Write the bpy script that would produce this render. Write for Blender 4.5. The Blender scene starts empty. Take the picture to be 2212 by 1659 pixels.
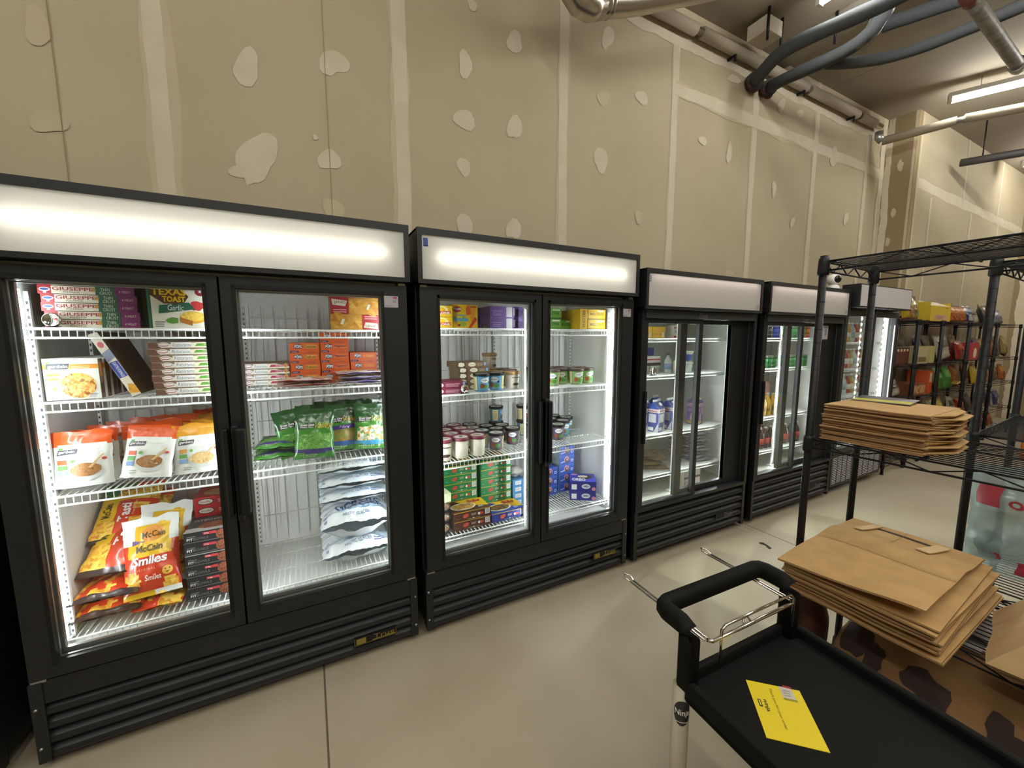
import bpy, bmesh, math, random
from mathutils import Vector, Matrix, Euler, noise

# ------------------------------------------------------------------ camera, world, exposure
SC = bpy.context.scene
COL = SC.collection
cam_d = bpy.data.cameras.new('camera')
cam = bpy.data.objects.new('camera', cam_d)
COL.objects.link(cam)
SC.camera = cam
cam_d.sensor_fit = 'HORIZONTAL'
cam_d.sensor_width = 36.0
cam_d.lens = 850.88 / 2212 * 36.0
cam_d.clip_start = 0.03
YAW, PITCH, ROLL = math.radians(27.3125), math.radians(6.6025), math.radians(-0.1139)
fw = Vector((math.sin(YAW) * math.cos(PITCH), math.cos(YAW) * math.cos(PITCH), -math.sin(PITCH)))
r0 = Vector((math.cos(YAW), -math.sin(YAW), 0))
u0 = r0.cross(fw)
rr = r0 * math.cos(ROLL) + u0 * math.sin(ROLL)
uu = u0 * math.cos(ROLL) - r0 * math.sin(ROLL)
cam.matrix_world = Matrix(((rr.x, uu.x, -fw.x, 0.6221), (rr.y, uu.y, -fw.y, -1.9028), (rr.z, uu.z, -fw.z, 1.5689), (0, 0, 0, 1)))

world = bpy.data.worlds.new('world')
SC.world = world
world.use_nodes = True
world.node_tree.nodes['Background'].inputs[0].default_value = (0.9, 0.95, 1, 1)
world.node_tree.nodes['Background'].inputs[1].default_value = 0.05
SC.view_settings.view_transform = 'Standard'
SC.view_settings.look = 'None'
SC.view_settings.gamma = 1.0
SC.view_settings.use_curve_mapping = False
SC.view_settings.exposure = 0.0
SC.cycles.use_denoising = True
SC.cycles.max_bounces = 8
SC.cycles.diffuse_bounces = 6
SC.cycles.glossy_bounces = 3
SC.cycles.transparent_max_bounces = 16
SC.cycles.transmission_bounces = 4
SC.cycles.caustics_reflective = False
SC.cycles.caustics_refractive = False
SC.cycles.sample_clamp_indirect = 4.0
LAMP_L = 70.0      # radiance of the ceiling tubes
LED_L = 62.0       # radiance of the freezer LED strips
SIGN_L = 9.5      # radiance of the tubes behind the sign panels

# ------------------------------------------------------------------ materials
def lin(c):
    if isinstance(c, str):
        c = c.lstrip('#')
        c = [int(c[i:i + 2], 16) / 255 for i in (0, 2, 4)]
        c = [x / 12.92 if x <= .04045 else ((x + .055) / 1.055) ** 2.4 for x in c]
    return (c[0], c[1], c[2], 1)

_M = {}
def mat(name, col=(.8, .8, .8), rough=.5, metal=0, spec=.5, bump=0, bscale=60, emit=0, var=None, vscale=8, coat=0):
    if name in _M:
        return _M[name]
    m = bpy.data.materials.new(name)
    m.use_nodes = True
    nt = m.node_tree
    b = nt.nodes['Principled BSDF']
    b.inputs['Base Color'].default_value = lin(col)
    b.inputs['Roughness'].default_value = rough
    b.inputs['Metallic'].default_value = metal
    b.inputs['Specular IOR Level'].default_value = spec
    if coat:
        b.inputs['Coat Weight'].default_value = coat
        b.inputs['Coat Roughness'].default_value = .12
    if emit:
        b.inputs['Emission Color'].default_value = lin(col)
        b.inputs['Emission Strength'].default_value = emit
    if bump or var:
        tc = nt.nodes.new('ShaderNodeTexCoord')
    if bump:
        n = nt.nodes.new('ShaderNodeTexNoise')
        n.inputs['Scale'].default_value = bscale
        n.inputs['Detail'].default_value = 3
        bp = nt.nodes.new('ShaderNodeBump')
        bp.inputs['Strength'].default_value = bump
        bp.inputs['Distance'].default_value = .01
        nt.links.new(tc.outputs['Object'], n.inputs['Vector'])
        nt.links.new(n.outputs['Fac'], bp.inputs['Height'])
        nt.links.new(bp.outputs['Normal'], b.inputs['Normal'])
    if var:
        n = nt.nodes.new('ShaderNodeTexNoise')
        n.inputs['Scale'].default_value = vscale
        n.inputs['Detail'].default_value = 4
        r = nt.nodes.new('ShaderNodeValToRGB')
        r.color_ramp.elements[0].position = .32
        r.color_ramp.elements[1].position = .68
        r.color_ramp.elements[0].color = lin(col)
        r.color_ramp.elements[1].color = lin(var)
        nt.links.new(tc.outputs['Object'], n.inputs['Vector'])
        nt.links.new(n.outputs['Fac'], r.inputs['Fac'])
        nt.links.new(r.outputs['Color'], b.inputs['Base Color'])
    _M[name] = m
    return m

def food(name, cols, scale=70, rough=.45, coat=0):
    """printed picture of food: cells of a few colours"""
    if name in _M:
        return _M[name]
    m = mat(name, cols[0], rough, coat=coat)
    nt = m.node_tree
    b = nt.nodes['Principled BSDF']
    tc = nt.nodes.new('ShaderNodeTexCoord')
    v = nt.nodes.new('ShaderNodeTexVoronoi')
    v.inputs['Scale'].default_value = scale
    n = nt.nodes.new('ShaderNodeTexNoise')
    n.inputs['Scale'].default_value = scale * .5
    mx = nt.nodes.new('ShaderNodeVectorMath')
    mx.operation = 'MULTIPLY_ADD'
    mx.inputs[1].default_value = (.03, .03, .03)
    nt.links.new(tc.outputs['Object'], n.inputs['Vector'])
    nt.links.new(n.outputs['Color'], mx.inputs[0])
    nt.links.new(tc.outputs['Object'], mx.inputs[2])
    nt.links.new(mx.outputs[0], v.inputs['Vector'])
    r = nt.nodes.new('ShaderNodeValToRGB')
    r.color_ramp.interpolation = 'LINEAR'
    e = r.color_ramp.elements
    e[0].position = 0
    e[0].color = lin(cols[0])
    e[1].position = 1
    e[1].color = lin(cols[-1])
    for i, c in enumerate(cols[1:-1]):
        x = e.new((i + 1) / (len(cols) - 1))
        x.color = lin(c)
    sp = nt.nodes.new('ShaderNodeSeparateColor')
    nt.links.new(v.outputs['Color'], sp.inputs[0])
    nt.links.new(sp.outputs[0], r.inputs['Fac'])
    nt.links.new(r.outputs['Color'], b.inputs['Base Color'])
    return m

def emitter(name, col, strength):
    if name in _M:
        return _M[name]
    m = bpy.data.materials.new(name)
    m.use_nodes = True
    nt = m.node_tree
    nt.nodes.clear()
    o = nt.nodes.new('ShaderNodeOutputMaterial')
    e = nt.nodes.new('ShaderNodeEmission')
    e.inputs[0].default_value = lin(col)
    e.inputs[1].default_value = strength
    nt.links.new(e.outputs[0], o.inputs[0])
    _M[name] = m
    return m

def glass(name, tint=(.96, .98, .97), refl=.02, rough=.02, haze=0.0, hazecol=(.8, .85, .85)):
    if name in _M:
        return _M[name]
    m = bpy.data.materials.new(name)
    m.use_nodes = True
    nt = m.node_tree
    nt.nodes.clear()
    o = nt.nodes.new('ShaderNodeOutputMaterial')
    t = nt.nodes.new('ShaderNodeBsdfTransparent')
    t.inputs[0].default_value = (*tint, 1)
    g = nt.nodes.new('ShaderNodeBsdfGlossy')
    g.inputs['Roughness'].default_value = rough
    fr = nt.nodes.new('ShaderNodeLayerWeight')
    fr.inputs[0].default_value = .25
    mr = nt.nodes.new('ShaderNodeMath')
    mr.operation = 'MULTIPLY_ADD'
    mr.inputs[1].default_value = .16
    mr.inputs[2].default_value = refl
    nt.links.new(fr.outputs['Fresnel'], mr.inputs[0])
    mx = nt.nodes.new('ShaderNodeMixShader')
    nt.links.new(mr.outputs[0], mx.inputs[0])
    nt.links.new(t.outputs[0], mx.inputs[1])
    nt.links.new(g.outputs[0], mx.inputs[2])
    last = mx
    if haze:
        d = nt.nodes.new('ShaderNodeBsdfDiffuse')
        d.inputs[0].default_value = (*hazecol, 1)
        m2 = nt.nodes.new('ShaderNodeMixShader')
        m2.inputs[0].default_value = haze
        nt.links.new(mx.outputs[0], m2.inputs[1])
        nt.links.new(d.outputs[0], m2.inputs[2])
        last = m2
    nt.links.new(last.outputs[0], o.inputs[0])
    _M[name] = m
    return m

def diffuser(name, col=(.85, .85, .8)):
    if name in _M:
        return _M[name]
    m = bpy.data.materials.new(name)
    m.use_nodes = True
    nt = m.node_tree
    nt.nodes.clear()
    o = nt.nodes.new('ShaderNodeOutputMaterial')
    d = nt.nodes.new('ShaderNodeBsdfDiffuse')
    d.inputs[0].default_value = (*col, 1)
    t = nt.nodes.new('ShaderNodeBsdfTranslucent')
    t.inputs[0].default_value = (*col, 1)
    mx = nt.nodes.new('ShaderNodeMixShader')
    mx.inputs[0].default_value = .5
    nt.links.new(d.outputs[0], mx.inputs[1])
    nt.links.new(t.outputs[0], mx.inputs[2])
    g = nt.nodes.new('ShaderNodeBsdfGlossy')
    g.inputs['Roughness'].default_value = .35
    m2 = nt.nodes.new('ShaderNodeMixShader')
    m2.inputs[0].default_value = .05
    nt.links.new(mx.outputs[0], m2.inputs[1])
    nt.links.new(g.outputs[0], m2.inputs[2])
    nt.links.new(m2.outputs[0], o.inputs[0])
    _M[name] = m
    return m

BLK = mat('black powder coat', '#101315', .45, bump=.05, bscale=400)
BLK2 = mat('black plastic', '#101113', .5, spec=.3)
GRILLE = mat('grille black', '#1c1d20', .42, spec=.35)
LINER = mat('white liner', '#f4f6f3', .4)
WIRE = mat('white coated wire', '#e3e6e2', .35)
ALU = mat('aluminium trim', '#a9aca8', .35, .85)
CHROME = mat('chrome', '#d8d4cc', .12, 1)
RACK = mat('black epoxy wire', '#131214', .5, spec=.25)
WHITE = mat('white print', '#eeeeea', .45)
BLACK = mat('black print', '#151515', .5)
PAPER = mat('kraft paper', '#b8945f', .8, var='#ab8653', vscale=14, bump=.08, bscale=300)
PAPER2 = mat('kraft paper pale', '#c8a97c', .8, var='#ba986a', vscale=9, bump=.1, bscale=120)
PAPER3 = mat('kraft paper edge', '#94714a', .85)
GLASS = glass('door glass')
def flat(hexc, rough=.45, coat=0):
    return mat('print ' + hexc + ('g' if coat else ''), hexc, rough, coat=coat)

# ------------------------------------------------------------------ mesh builder
_TX = {}
def text_mesh(s, bold=0.0, shear=0.0):
    k = (s, bold, shear)
    if k not in _TX:
        c = bpy.data.curves.new('text', 'FONT')
        c.body = s
        c.size = 1
        c.offset = bold
        c.shear = shear
        c.resolution_u = 2
        o = bpy.data.objects.new('text', c)
        me = bpy.data.meshes.new_from_object(o)
        vs = [(v.co.x, v.co.y) for v in me.vertices]
        fs = [tuple(p.vertices) for p in me.polygons]
        bpy.data.objects.remove(o)
        bpy.data.curves.remove(c)
        bpy.data.meshes.remove(me)
        xs = [v[0] for v in vs] or [0, 1]
        ys = [v[1] for v in vs] or [0, 1]
        w = max(xs) - min(xs) or 1
        h = max(ys) - min(ys) or 1
        _TX[k] = ([((v[0] - min(xs)) / w, (v[1] - min(ys)) / h) for v in vs], fs, w / h)
    return _TX[k]

class MB:
    def __init__(s):
        s.v, s.f, s.m, s.sm, s.mats = [], [], [], [], []
    def mi(s, m):
        if m not in s.mats:
            s.mats.append(m)
        return s.mats.index(m)
    def add(s, vs, fs, m, smooth=False):
        n = len(s.v)
        s.v.extend([tuple(v) for v in vs])
        k = s.mi(m)
        for f in fs:
            s.f.append([i + n for i in f])
            s.m.append(k)
            s.sm.append(smooth)
        return s
    def box(s, lo, hi, m, M=None):
        x0, y0, z0 = lo
        x1, y1, z1 = hi
        vs = [(x0, y0, z0), (x1, y0, z0), (x1, y1, z0), (x0, y1, z0), (x0, y0, z1), (x1, y0, z1), (x1, y1, z1), (x0, y1, z1)]
        if M:
            vs = [M @ Vector(v) for v in vs]
        return s.add(vs, [(0, 3, 2, 1), (4, 5, 6, 7), (0, 1, 5, 4), (1, 2, 6, 5), (2, 3, 7, 6), (3, 0, 4, 7)], m)
    def rbox(s, lo, hi, m, r=.01, M=None):
        """box with chamfered vertical and horizontal edges"""
        bm = bmesh.new()
        bmesh.ops.create_cube(bm, size=1)
        for v in bm.verts:
            v.co = Vector([lo[i] + (v.co[i] + .5) * (hi[i] - lo[i]) for i in range(3)])
        bmesh.ops.bevel(bm, geom=bm.edges[:], offset=r, segments=2, affect='EDGES', profile=.5)
        return s.bm(bm, m, M)
    def bm(s, bm, m, M=None, smooth=False):
        bm.verts.index_update()
        vs = [(M @ v.co) if M else v.co.copy() for v in bm.verts]
        fs = [[v.index for v in f.verts] for f in bm.faces]
        bm.free()
        return s.add(vs, fs, m, smooth)
    def tube(s, pts, r, m, n=6, closed=False, smooth=True, caps=True):
        pts = [Vector(p) for p in pts]
        L = len(pts)
        rs = r if isinstance(r, (list, tuple)) else [r] * L
        vs, fs = [], []
        up = None
        for i, p in enumerate(pts):
            a = pts[i - 1] if (i or closed) else p
            b = pts[(i + 1) % L] if (i < L - 1 or closed) else p
            d = (b - a).normalized()
            if up is None:
                up = Vector((0, 0, 1)) if abs(d.z) < .9 else Vector((1, 0, 0))
            x = d.cross(up)
            x = x.normalized() if x.length > 1e-6 else d.orthogonal().normalized()
            y = x.cross(d).normalized()
            up = y
            k = 1.0
            if 0 < i < L - 1 or closed:
                c = max(.5, math.cos(.5 * (b - p).angle(p - a, 0)))
                k = 1 / c
            for j in range(n):
                t = 2 * math.pi * (j + .5) / n
                vs.append(p + (x * math.cos(t) + y * math.sin(t)) * rs[i] * (k if n <= 6 else 1))
        for i in range(L if closed else L - 1):
            q = (i + 1) % L
            for j in range(n):
                fs.append((i * n + j, i * n + (j + 1) % n, q * n + (j + 1) % n, q * n + j))
        if caps and not closed:
            fs.append(tuple(range(n - 1, -1, -1)))
            fs.append(tuple(range((L - 1) * n, L * n)))
        return s.add(vs, fs, m, smooth)
    def bar(s, a, b, w, m):
        return s.tube([a, b], w, m, n=4, smooth=False)
    def lathe(s, prof, m, n=24, M=None, smooth=True):
        vs, fs = [], []
        for r, z in prof:
            for j in range(n):
                t = 2 * math.pi * j / n
                vs.append(Vector((r * math.cos(t), r * math.sin(t), z)))
        for i in range(len(prof) - 1):
            for j in range(n):
                fs.append((i * n + j, i * n + (j + 1) % n, (i + 1) * n + (j + 1) % n, (i + 1) * n + j))
        if prof[0][0] > 1e-5:
            fs.append(tuple(range(n - 1, -1, -1)))
        if prof[-1][0] > 1e-5:
            fs.append(tuple(range((len(prof) - 1) * n, len(prof) * n)))
        if M:
            vs = [M @ v for v in vs]
        return s.add(vs, fs, m, smooth)
    def prism(s, pts, z0, z1, m, M=None):
        n = len(pts)
        vs = [Vector((x, y, z0)) for x, y in pts] + [Vector((x, y, z1)) for x, y in pts]
        if M:
            vs = [M @ v for v in vs]
        return s.add(vs, [tuple(range(n - 1, -1, -1)), tuple(range(n, 2 * n))] + [(i, (i + 1) % n, n + (i + 1) % n, n + i) for i in range(n)], m)
    def grid(s, fn, nu, nv, m, smooth=True, flip=False):
        """fn(u,v)->point ; m may be a function m(u,v)->material"""
        n = len(s.v)
        for j in range(nv + 1):
            for i in range(nu + 1):
                s.v.append(tuple(fn(i / nu, j / nv)))
        for j in range(nv):
            for i in range(nu):
                a = n + j * (nu + 1) + i
                q = [a, a + 1, a + nu + 2, a + nu + 1]
                s.f.append(q[::-1] if flip else q)
                s.m.append(s.mi(m((i + .5) / nu, (j + .5) / nv) if callable(m) else m))
                s.sm.append(smooth)
        return s
    def mesh(s, name):
        me = bpy.data.meshes.new(name)
        me.from_pydata(s.v, [], s.f)
        for m in s.mats:
            me.materials.append(m)
        me.polygons.foreach_set('material_index', s.m)
        me.polygons.foreach_set('use_smooth', s.sm)
        me.update()
        return me
    def obj(s, name, parent=None, loc=None, rot=None, label=None, cat=None, group=None, kind=None):
        o = bpy.data.objects.new(name, s.mesh(name))
        COL.objects.link(o)
        if parent:
            o.parent = parent
        return tag(o, loc, rot, label, cat, group, kind)

def tag(o, loc=None, rot=None, label=None, cat=None, group=None, kind=None):
    if loc is not None:
        o.location = loc
    if rot is not None:
        o.rotation_euler = rot if isinstance(rot, (tuple, list)) else (0, 0, rot)
    for k, x in (('label', label), ('category', cat), ('group', group), ('kind', kind)):
        if x:
            o[k] = x
    return o

def empty(name, loc=(0, 0, 0), rot=0, label=None, cat=None, group=None):
    o = bpy.data.objects.new(name, None)
    o.empty_display_size = .05
    COL.objects.link(o)
    return tag(o, loc, rot, label, cat, group)

def dup(o, loc=None, rot=None, label=None, group=None, scale=None):
    c = o.copy()
    COL.objects.link(c)
    for ch in list(o.children):
        d = ch.copy()
        COL.objects.link(d)
        d.parent = c
        for g in list(ch.children):
            e = g.copy()
            COL.objects.link(e)
            e.parent = d
    if scale:
        c.scale = scale
    return tag(c, loc, rot, label, None, group)

class Proto:
    """first use moves the prototype itself, later uses copy it"""
    def __init__(s, o):
        s.o, s.used = o, False
    def put(s, loc, rot, label, group=None, scale=None):
        if not s.used:
            s.used = True
            if scale:
                s.o.scale = scale
            return tag(s.o, loc, rot, label, None, group)
        return dup(s.o, loc, rot, label, group, scale)

class Pan:
    """printing on a face: o origin, u and v directions; optional f(x,y)->(point, normal)"""
    def __init__(s, mb, o=(0, 0, 0), u=(1, 0, 0), v=(0, 0, 1), f=None, eps=.0004):
        s.mb, s.o, s.u, s.w, s.f, s.e = mb, Vector(o), Vector(u), Vector(v), f, eps
        s.n = s.u.cross(s.w).normalized()
        s.c = 0
    def P(s, x, y, l):
        if s.f:
            p, n = s.f(x, y)
            return Vector(p) + Vector(n) * (l * s.e)
        return s.o + s.u * x + s.w * y + s.n * (l * s.e)
    def poly(s, pts, m, l=1):
        if s.f and len(pts) == 4:
            a, b, c, d = [Vector(p) for p in pts]
            vs = []
            for j in range(5):
                for i in range(9):
                    q = a.lerp(b, i / 8).lerp(d.lerp(c, i / 8), j / 4)
                    vs.append(s.P(q.x, q.y, l))
            s.mb.add(vs, [(j * 9 + i, j * 9 + i + 1, j * 9 + i + 10, j * 9 + i + 9) for j in range(4) for i in range(8)], m, True)
            return s
        s.mb.add([s.P(x, y, l) for x, y in pts], [tuple(range(len(pts)))], m)
        return s
    def rect(s, x0, y0, x1, y1, m, l=1, k=1):
        for i in range(k):
            for j in range(1):
                a, b = x0 + (x1 - x0) * i / k, x0 + (x1 - x0) * (i + 1) / k
                kk = 1
                c, d = y0 + (y1 - y0) * j / kk, y0 + (y1 - y0) * (j + 1) / kk
                s.poly([(a, c), (b, c), (b, d), (a, d)], m, l)
        return s
    def ell(s, cx, cy, rx, ry, m, l=1, n=18, jit=0, seed=1, rings=1):
        rnd = random.Random(seed)
        k = [1 + jit * (rnd.random() - .5) for _ in range(n)]
        R = [(cx + rx * k[i] * math.cos(6.28319 * i / n), cy + ry * k[i] * math.sin(6.28319 * i / n)) for i in range(n)]
        if s.f:
            vs = [s.P(cx, cy, l)]
            fs = []
            for q in (1, 2, 3):
                vs += [s.P(cx + (x - cx) * q / 3, cy + (y - cy) * q / 3, l) for x, y in R]
            for i in range(n):
                j = (i + 1) % n
                fs.append((0, 1 + i, 1 + j))
                for q in (0, 1):
                    fs.append((1 + q * n + i, 1 + (q + 1) * n + i, 1 + (q + 1) * n + j, 1 + q * n + j))
            s.mb.add(vs, fs, m, True)
        else:
            s.poly(R, m, l)
        return s
    def text(s, t, x0, y0, x1, y1, m, l=3, bold=0.0, shear=0.0, rot=0):
        vs, fs, asp = text_mesh(t, bold, shear)
        if rot == 90:
            pts = [(x1 - v[1] * (x1 - x0), y0 + v[0] * (y1 - y0)) for v in vs]
        elif rot == -90:
            pts = [(x0 + v[1] * (x1 - x0), y1 - v[0] * (y1 - y0)) for v in vs]
        elif rot == 180:
            pts = [(x1 - v[0] * (x1 - x0), y1 - v[1] * (y1 - y0)) for v in vs]
        else:
            pts = [(x0 + v[0] * (x1 - x0), y0 + v[1] * (y1 - y0)) for v in vs]
        s.mb.add([s.P(x, y, l) for x, y in pts], fs, m)
        return s
    def lines(s, x0, y0, x1, y1, n, m, l=2, fill=.45, seed=0, ragged=.3):
        """small print: n thin ragged lines"""
        rnd = random.Random(seed)
        h = (y1 - y0) / n
        for i in range(n):
            e = x1 - (x1 - x0) * ragged * rnd.random()
            s.poly([(x0, y0 + h * i), (e, y0 + h * i), (e, y0 + h * (i + fill)), (x0, y0 + h * (i + fill))], m, l)
        return s

def ordn(i, n):
    if i == 0:
        return 'bottom'
    if i == n - 1:
        return 'top'
    return ['', 'second', 'third', 'fourth', 'fifth', 'sixth', 'seventh', 'eighth', 'ninth', 'tenth', 'eleventh', 'twelfth'][i] + ' from bottom'
def nth(i):
    return ['first', 'second', 'third', 'fourth', 'fifth', 'sixth', 'seventh', 'eighth', 'ninth', 'tenth', 'eleventh', 'twelfth'][i]
# ------------------------------------------------------------------ the setting
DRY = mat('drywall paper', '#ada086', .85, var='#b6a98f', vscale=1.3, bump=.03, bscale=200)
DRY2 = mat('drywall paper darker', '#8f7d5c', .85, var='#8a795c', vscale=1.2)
MUD = mat('joint compound', '#cdc2ae', .8, var='#c4b8a2', vscale=6, bump=.05, bscale=90)
MUD2 = mat('thin joint compound', '#c0b298', .82, var='#b9ab90', vscale=5)
CEIL = mat('ceiling concrete', '#a29888', .9, var='#938979', vscale=.9, bump=.1, bscale=12)
FLOORM = mat('floor concrete', '#998e77', .55, var='#a39883', vscale=1.7, bump=.04, bscale=30)
JOINT = mat('floor joint', '#5a4f41', .9)
ZC = 4.5
WY = .834

def strip(P, a, b, w, m, seed, l=1, step=.07, rag=.35):
    """ragged band of joint compound from a to b (2-D wall coordinates)"""
    rnd = random.Random(seed)
    P.c += .15
    l = l + P.c
    a, b = Vector(a), Vector(b)
    d = (b - a)
    n = max(2, int(d.length / step))
    t = Vector((-d.y, d.x)).normalized()
    L, R = [], []
    x = y = 0
    for i in range(n + 1):
        x = .8 * x + rag * (rnd.random() - .5)
        y = .8 * y + rag * (rnd.random() - .5)
        c = a + d * (i / n)
        L.append(c + t * w * (.5 + .35 * x))
        R.append(c - t * w * (.5 + .35 * y))
    vs = [P.P(p.x, p.y, l) for p in L] + [P.P(p.x, p.y, l) for p in R]
    P.mb.add(vs, [(i, n + 1 + i, n + 2 + i, i + 1) for i in range(n)], m)

b = MB()
b.box((-5, -9, -.1), (13, 1.2, 0), FLOORM)
fp = Pan(b, (0, 0, 0), (1, 0, 0), (0, 1, 0), eps=.0008)
for x, w in ((.608, .008), (3.835, .008), (7.06, .008), (-2.62, .008)):
    fp.rect(x - w / 2, -9, x + w / 2, .8, JOINT)
fp.rect(-5, -3.2, 12.6, -3.192, JOINT)
b.obj('floor', kind='structure')

b = MB()
b.box((-5, -9, ZC), (13, 1.2, ZC + .1), CEIL)
cp = Pan(b, (0, 0, ZC), (1, 0, 0), (0, -1, 0))
for x in (5.35, 6.3, 8.9):
    cp.rect(x, -.83, x + .012, 8, mat('ceiling seam', '#7c7264', .9))
b.obj('ceiling', kind='structure')

b = MB()
b.box((-5, WY, 0), (7.81, WY + .12, ZC), DRY)
P = Pan(b, (0, WY, 0), (1, 0, 0), (0, 0, 1), eps=.0007)
for i, x in enumerate((-3.63, -2.41, -1.19, .02, 1.235, 2.49, 3.70, 4.89, 6.06, 7.31)):
    strip(P, (x, 0), (x, ZC), .125 if i in (3, 4) else .1, MUD2, 10 + i, 1, rag=.5)
    strip(P, (x + .004, 0), (x + .004, ZC), .08, MUD, 30 + i, 2)
strip(P, (3.70, 3.81), (7.8, 3.79), .13, MUD2, 50, 1, rag=.5)
strip(P, (3.70, 3.812), (7.8, 3.795), .1, MUD, 51, 2)
strip(P, (-5, 4.24), (7.8, 4.24), .13, MUD, 52, 1, rag=.5)
strip(P, (-5, 4.47), (7.8, 4.47), .05, MUD2, 53, 1)
strip(P, (7.74, 0), (7.74, ZC), .13, MUD, 54, 2, rag=.6)
PATCH = [(0.41, 3.04, 0.062, 0.089), (0.85, 3.19, 0.072, 0.077), (0.43, 2.58, 0.102, 0.123), (0.36, 2.49, 0.06, 0.04), (0.8, 2.64, 0.057, 0.064), (1.68, 3.42, 0.05, 0.082), (2.06, 3.68, 0.068, 0.066), (1.67, 3.07, 0.069, 0.074), (2.06, 3.11, 0.054, 0.095), (1.66, 2.76, 0.048, 0.061), (1.74, 3.81, 0.034, 0.034), (2.87, 3.04, 0.069, 0.1), (1.66, 2.36, 0.056, 0.089), (2.05, 2.39, 0.055, 0.084), (2.91, 3.98, 0.053, 0.094), (2.88, 3.52, 0.067, 0.052), (3.3, 3.63, 0.065, 0.058), (0.81, 2.35, 0.058, 0.068), (-0.39, 2.58, 0.055, 0.062), (-0.39, 2.98, 0.046, 0.079), (4.11, 4.21, 0.077, 0.047), (4.51, 4.11, 0.085, 0.041), (5.33, 4.07, 0.059, 0.073), (5.69, 4.08, 0.073, 0.037), (4.5, 3.42, 0.043, 0.086), (4.1, 3.45, 0.052, 0.041), (6.48, 3.77, 0.085, 0.103), (0.73, 2.75, 0.015, 0.013), (4.62, 2.25, 0.061, 0.038), (3.31, 2.64, 0.045, 0.055), (5.3, 3.2, .04, .08), (5.7, 2.9, .04, .06), (6.9, 3.1, .05, .08)]
for i, (x, z, rx, rz) in enumerate(PATCH):
    faint = i in (17, 18, 19, 28, 29, 15)
    rnd = random.Random(i)
    n = 22
    ph = rnd.random() * 6
    pts = []
    for k in range(n):
        t = 6.28319 * k / n
        q = 1 + .16 * math.sin(2 * t + ph) + .1 * math.sin(3 * t + 2 * ph) + .12 * (rnd.random() - .5)
        pts.append((x + rx * q * math.cos(t) + .15 * rz * math.sin(t), z + rz * q * math.sin(t)))
    P.poly(pts, MUD2 if faint else MUD, 4 + .12 * i)
P.poly([(.33, 2.6), (.40, 2.55), (.42, 2.45), (.37, 2.42), (.35, 2.5)], MUD, 3.5)
P.rect(-.35, 0, -.346, ZC, mat('pencil line', '#8f7d5f', .9), 9)
P.rect(.80, 0, .803, ZC, mat('pencil line', '#8f7d5f', .9), 9)
P.rect(3.36, 4.30, 3.62, 4.37, BLK2, 9)
b.obj('wall_back', kind='structure')

b = MB()                                                          # the jog where the wall steps forward
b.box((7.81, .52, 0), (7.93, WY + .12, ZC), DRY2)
P = Pan(b, (7.81, WY, 0), (0, -1, 0), (0, 0, 1), eps=.0007)
strip(P, (.045, 0), (.045, ZC), .08, MUD, 60, 1, rag=.7)
strip(P, (.295, 0), (.295, ZC), .03, MUD2, 61, 1)
for i, (y, z, r) in enumerate(((.15, 3.26, .05), (.12, 2.88, .05), (.17, 3.86, .06), (.11, 2.56, .05), (.15, 2.2, .05))):
    P.ell(y, z, r * .5, r * 1.2, MUD2, 4 + .2 * i, jit=.4, seed=i)
b.obj('wall_return', kind='structure')

b = MB()
b.box((7.93, .52, 0), (12.76, .64, ZC), DRY)
P = Pan(b, (0, .52, 0), (1, 0, 0), (0, 0, 1), eps=.001)
strip(P, (7.93, 3.62), (12.64, 3.53), .13, MUD, 70, 1, rag=.3)
for i, x in enumerate((8.45, 10.0, 11.3)):
    strip(P, (x, 0), (x, 3.5), .06, MUD, 71 + i, 2, rag=.2)
for i, x in enumerate((9.6, 11.2)):
    strip(P, (x, 3.58), (x, ZC), .05, MUD, 75 + i, 2, rag=.2)
strip(P, (7.95, 0), (7.95, ZC), .06, MUD2, 79, 1)
b.obj('wall_side', kind='structure')

b = MB()
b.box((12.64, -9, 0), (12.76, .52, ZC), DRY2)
P = Pan(b, (12.64, .52, 0), (0, -1, 0), (0, 0, 1), eps=.0007)
strip(P, (.15, 0), (.15, ZC), .16, MUD, 80, 1, rag=.5)
strip(P, (0, 2.75), (4, 2.75), .12, MUD, 81, 1, rag=.5)
for i in range(5):
    strip(P, (1.2 + 1.2 * i, 0), (1.2 + 1.2 * i, ZC), .1, MUD, 82 + i, 1, rag=.5)
b.obj('wall_end', kind='structure')
b = MB()
b.box((-5, -9.1, 0), (12.76, -9, ZC), DRY)
b.obj('wall_front', kind='structure')
b = MB()
b.box((-5.1, -9, 0), (-5, 1, ZC), DRY)
b.obj('wall_left', kind='structure')

# ------------------------------------------------------------------ ceiling lamps
HOUS = mat('lamp housing', '#d8d5cc', .5)
TUBE = emitter('lamp tube', (.98, .97, .90), LAMP_L)
def lamp(x, y, dx, dy, ln, label, z=4.31):
    a = math.atan2(dy, dx)
    o = empty('ceiling_lamp', (x, y, z), a, label, 'ceiling lamp', 'linear lamps under the ceiling')
    m = MB()
    m.box((0, -.035, .028), (ln, .035, .075), HOUS)
    m.obj('housing', o)
    for k in range(2):
        m = MB()
        m.tube([(.03 + k * ln / 2, 0, 0), (ln / 2 - .01 + k * ln / 2, 0, 0)], .03, TUBE, n=8)
        m.obj('tube', o)
    m = MB()
    m.box((0, -.03, -.028), (.03, .03, .03), HOUS)
    m.obj('end_cap', o)
    for k in (.25, ln - .25):
        m = MB()
        m.tube([(k, 0, .075), (k, 0, ZC - z)], .004, ALU, n=4)
        m.obj('hanger', o)
lamp(7.42, .154, .25, -.5, 3.6, 'long bright tube lamp hanging before the white cross pipe, largest lamp in view')
lamp(4.52, .13, .0, -1, 3.6, 'bright tube lamp above the black insulated pipes, cut by the top edge')
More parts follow.
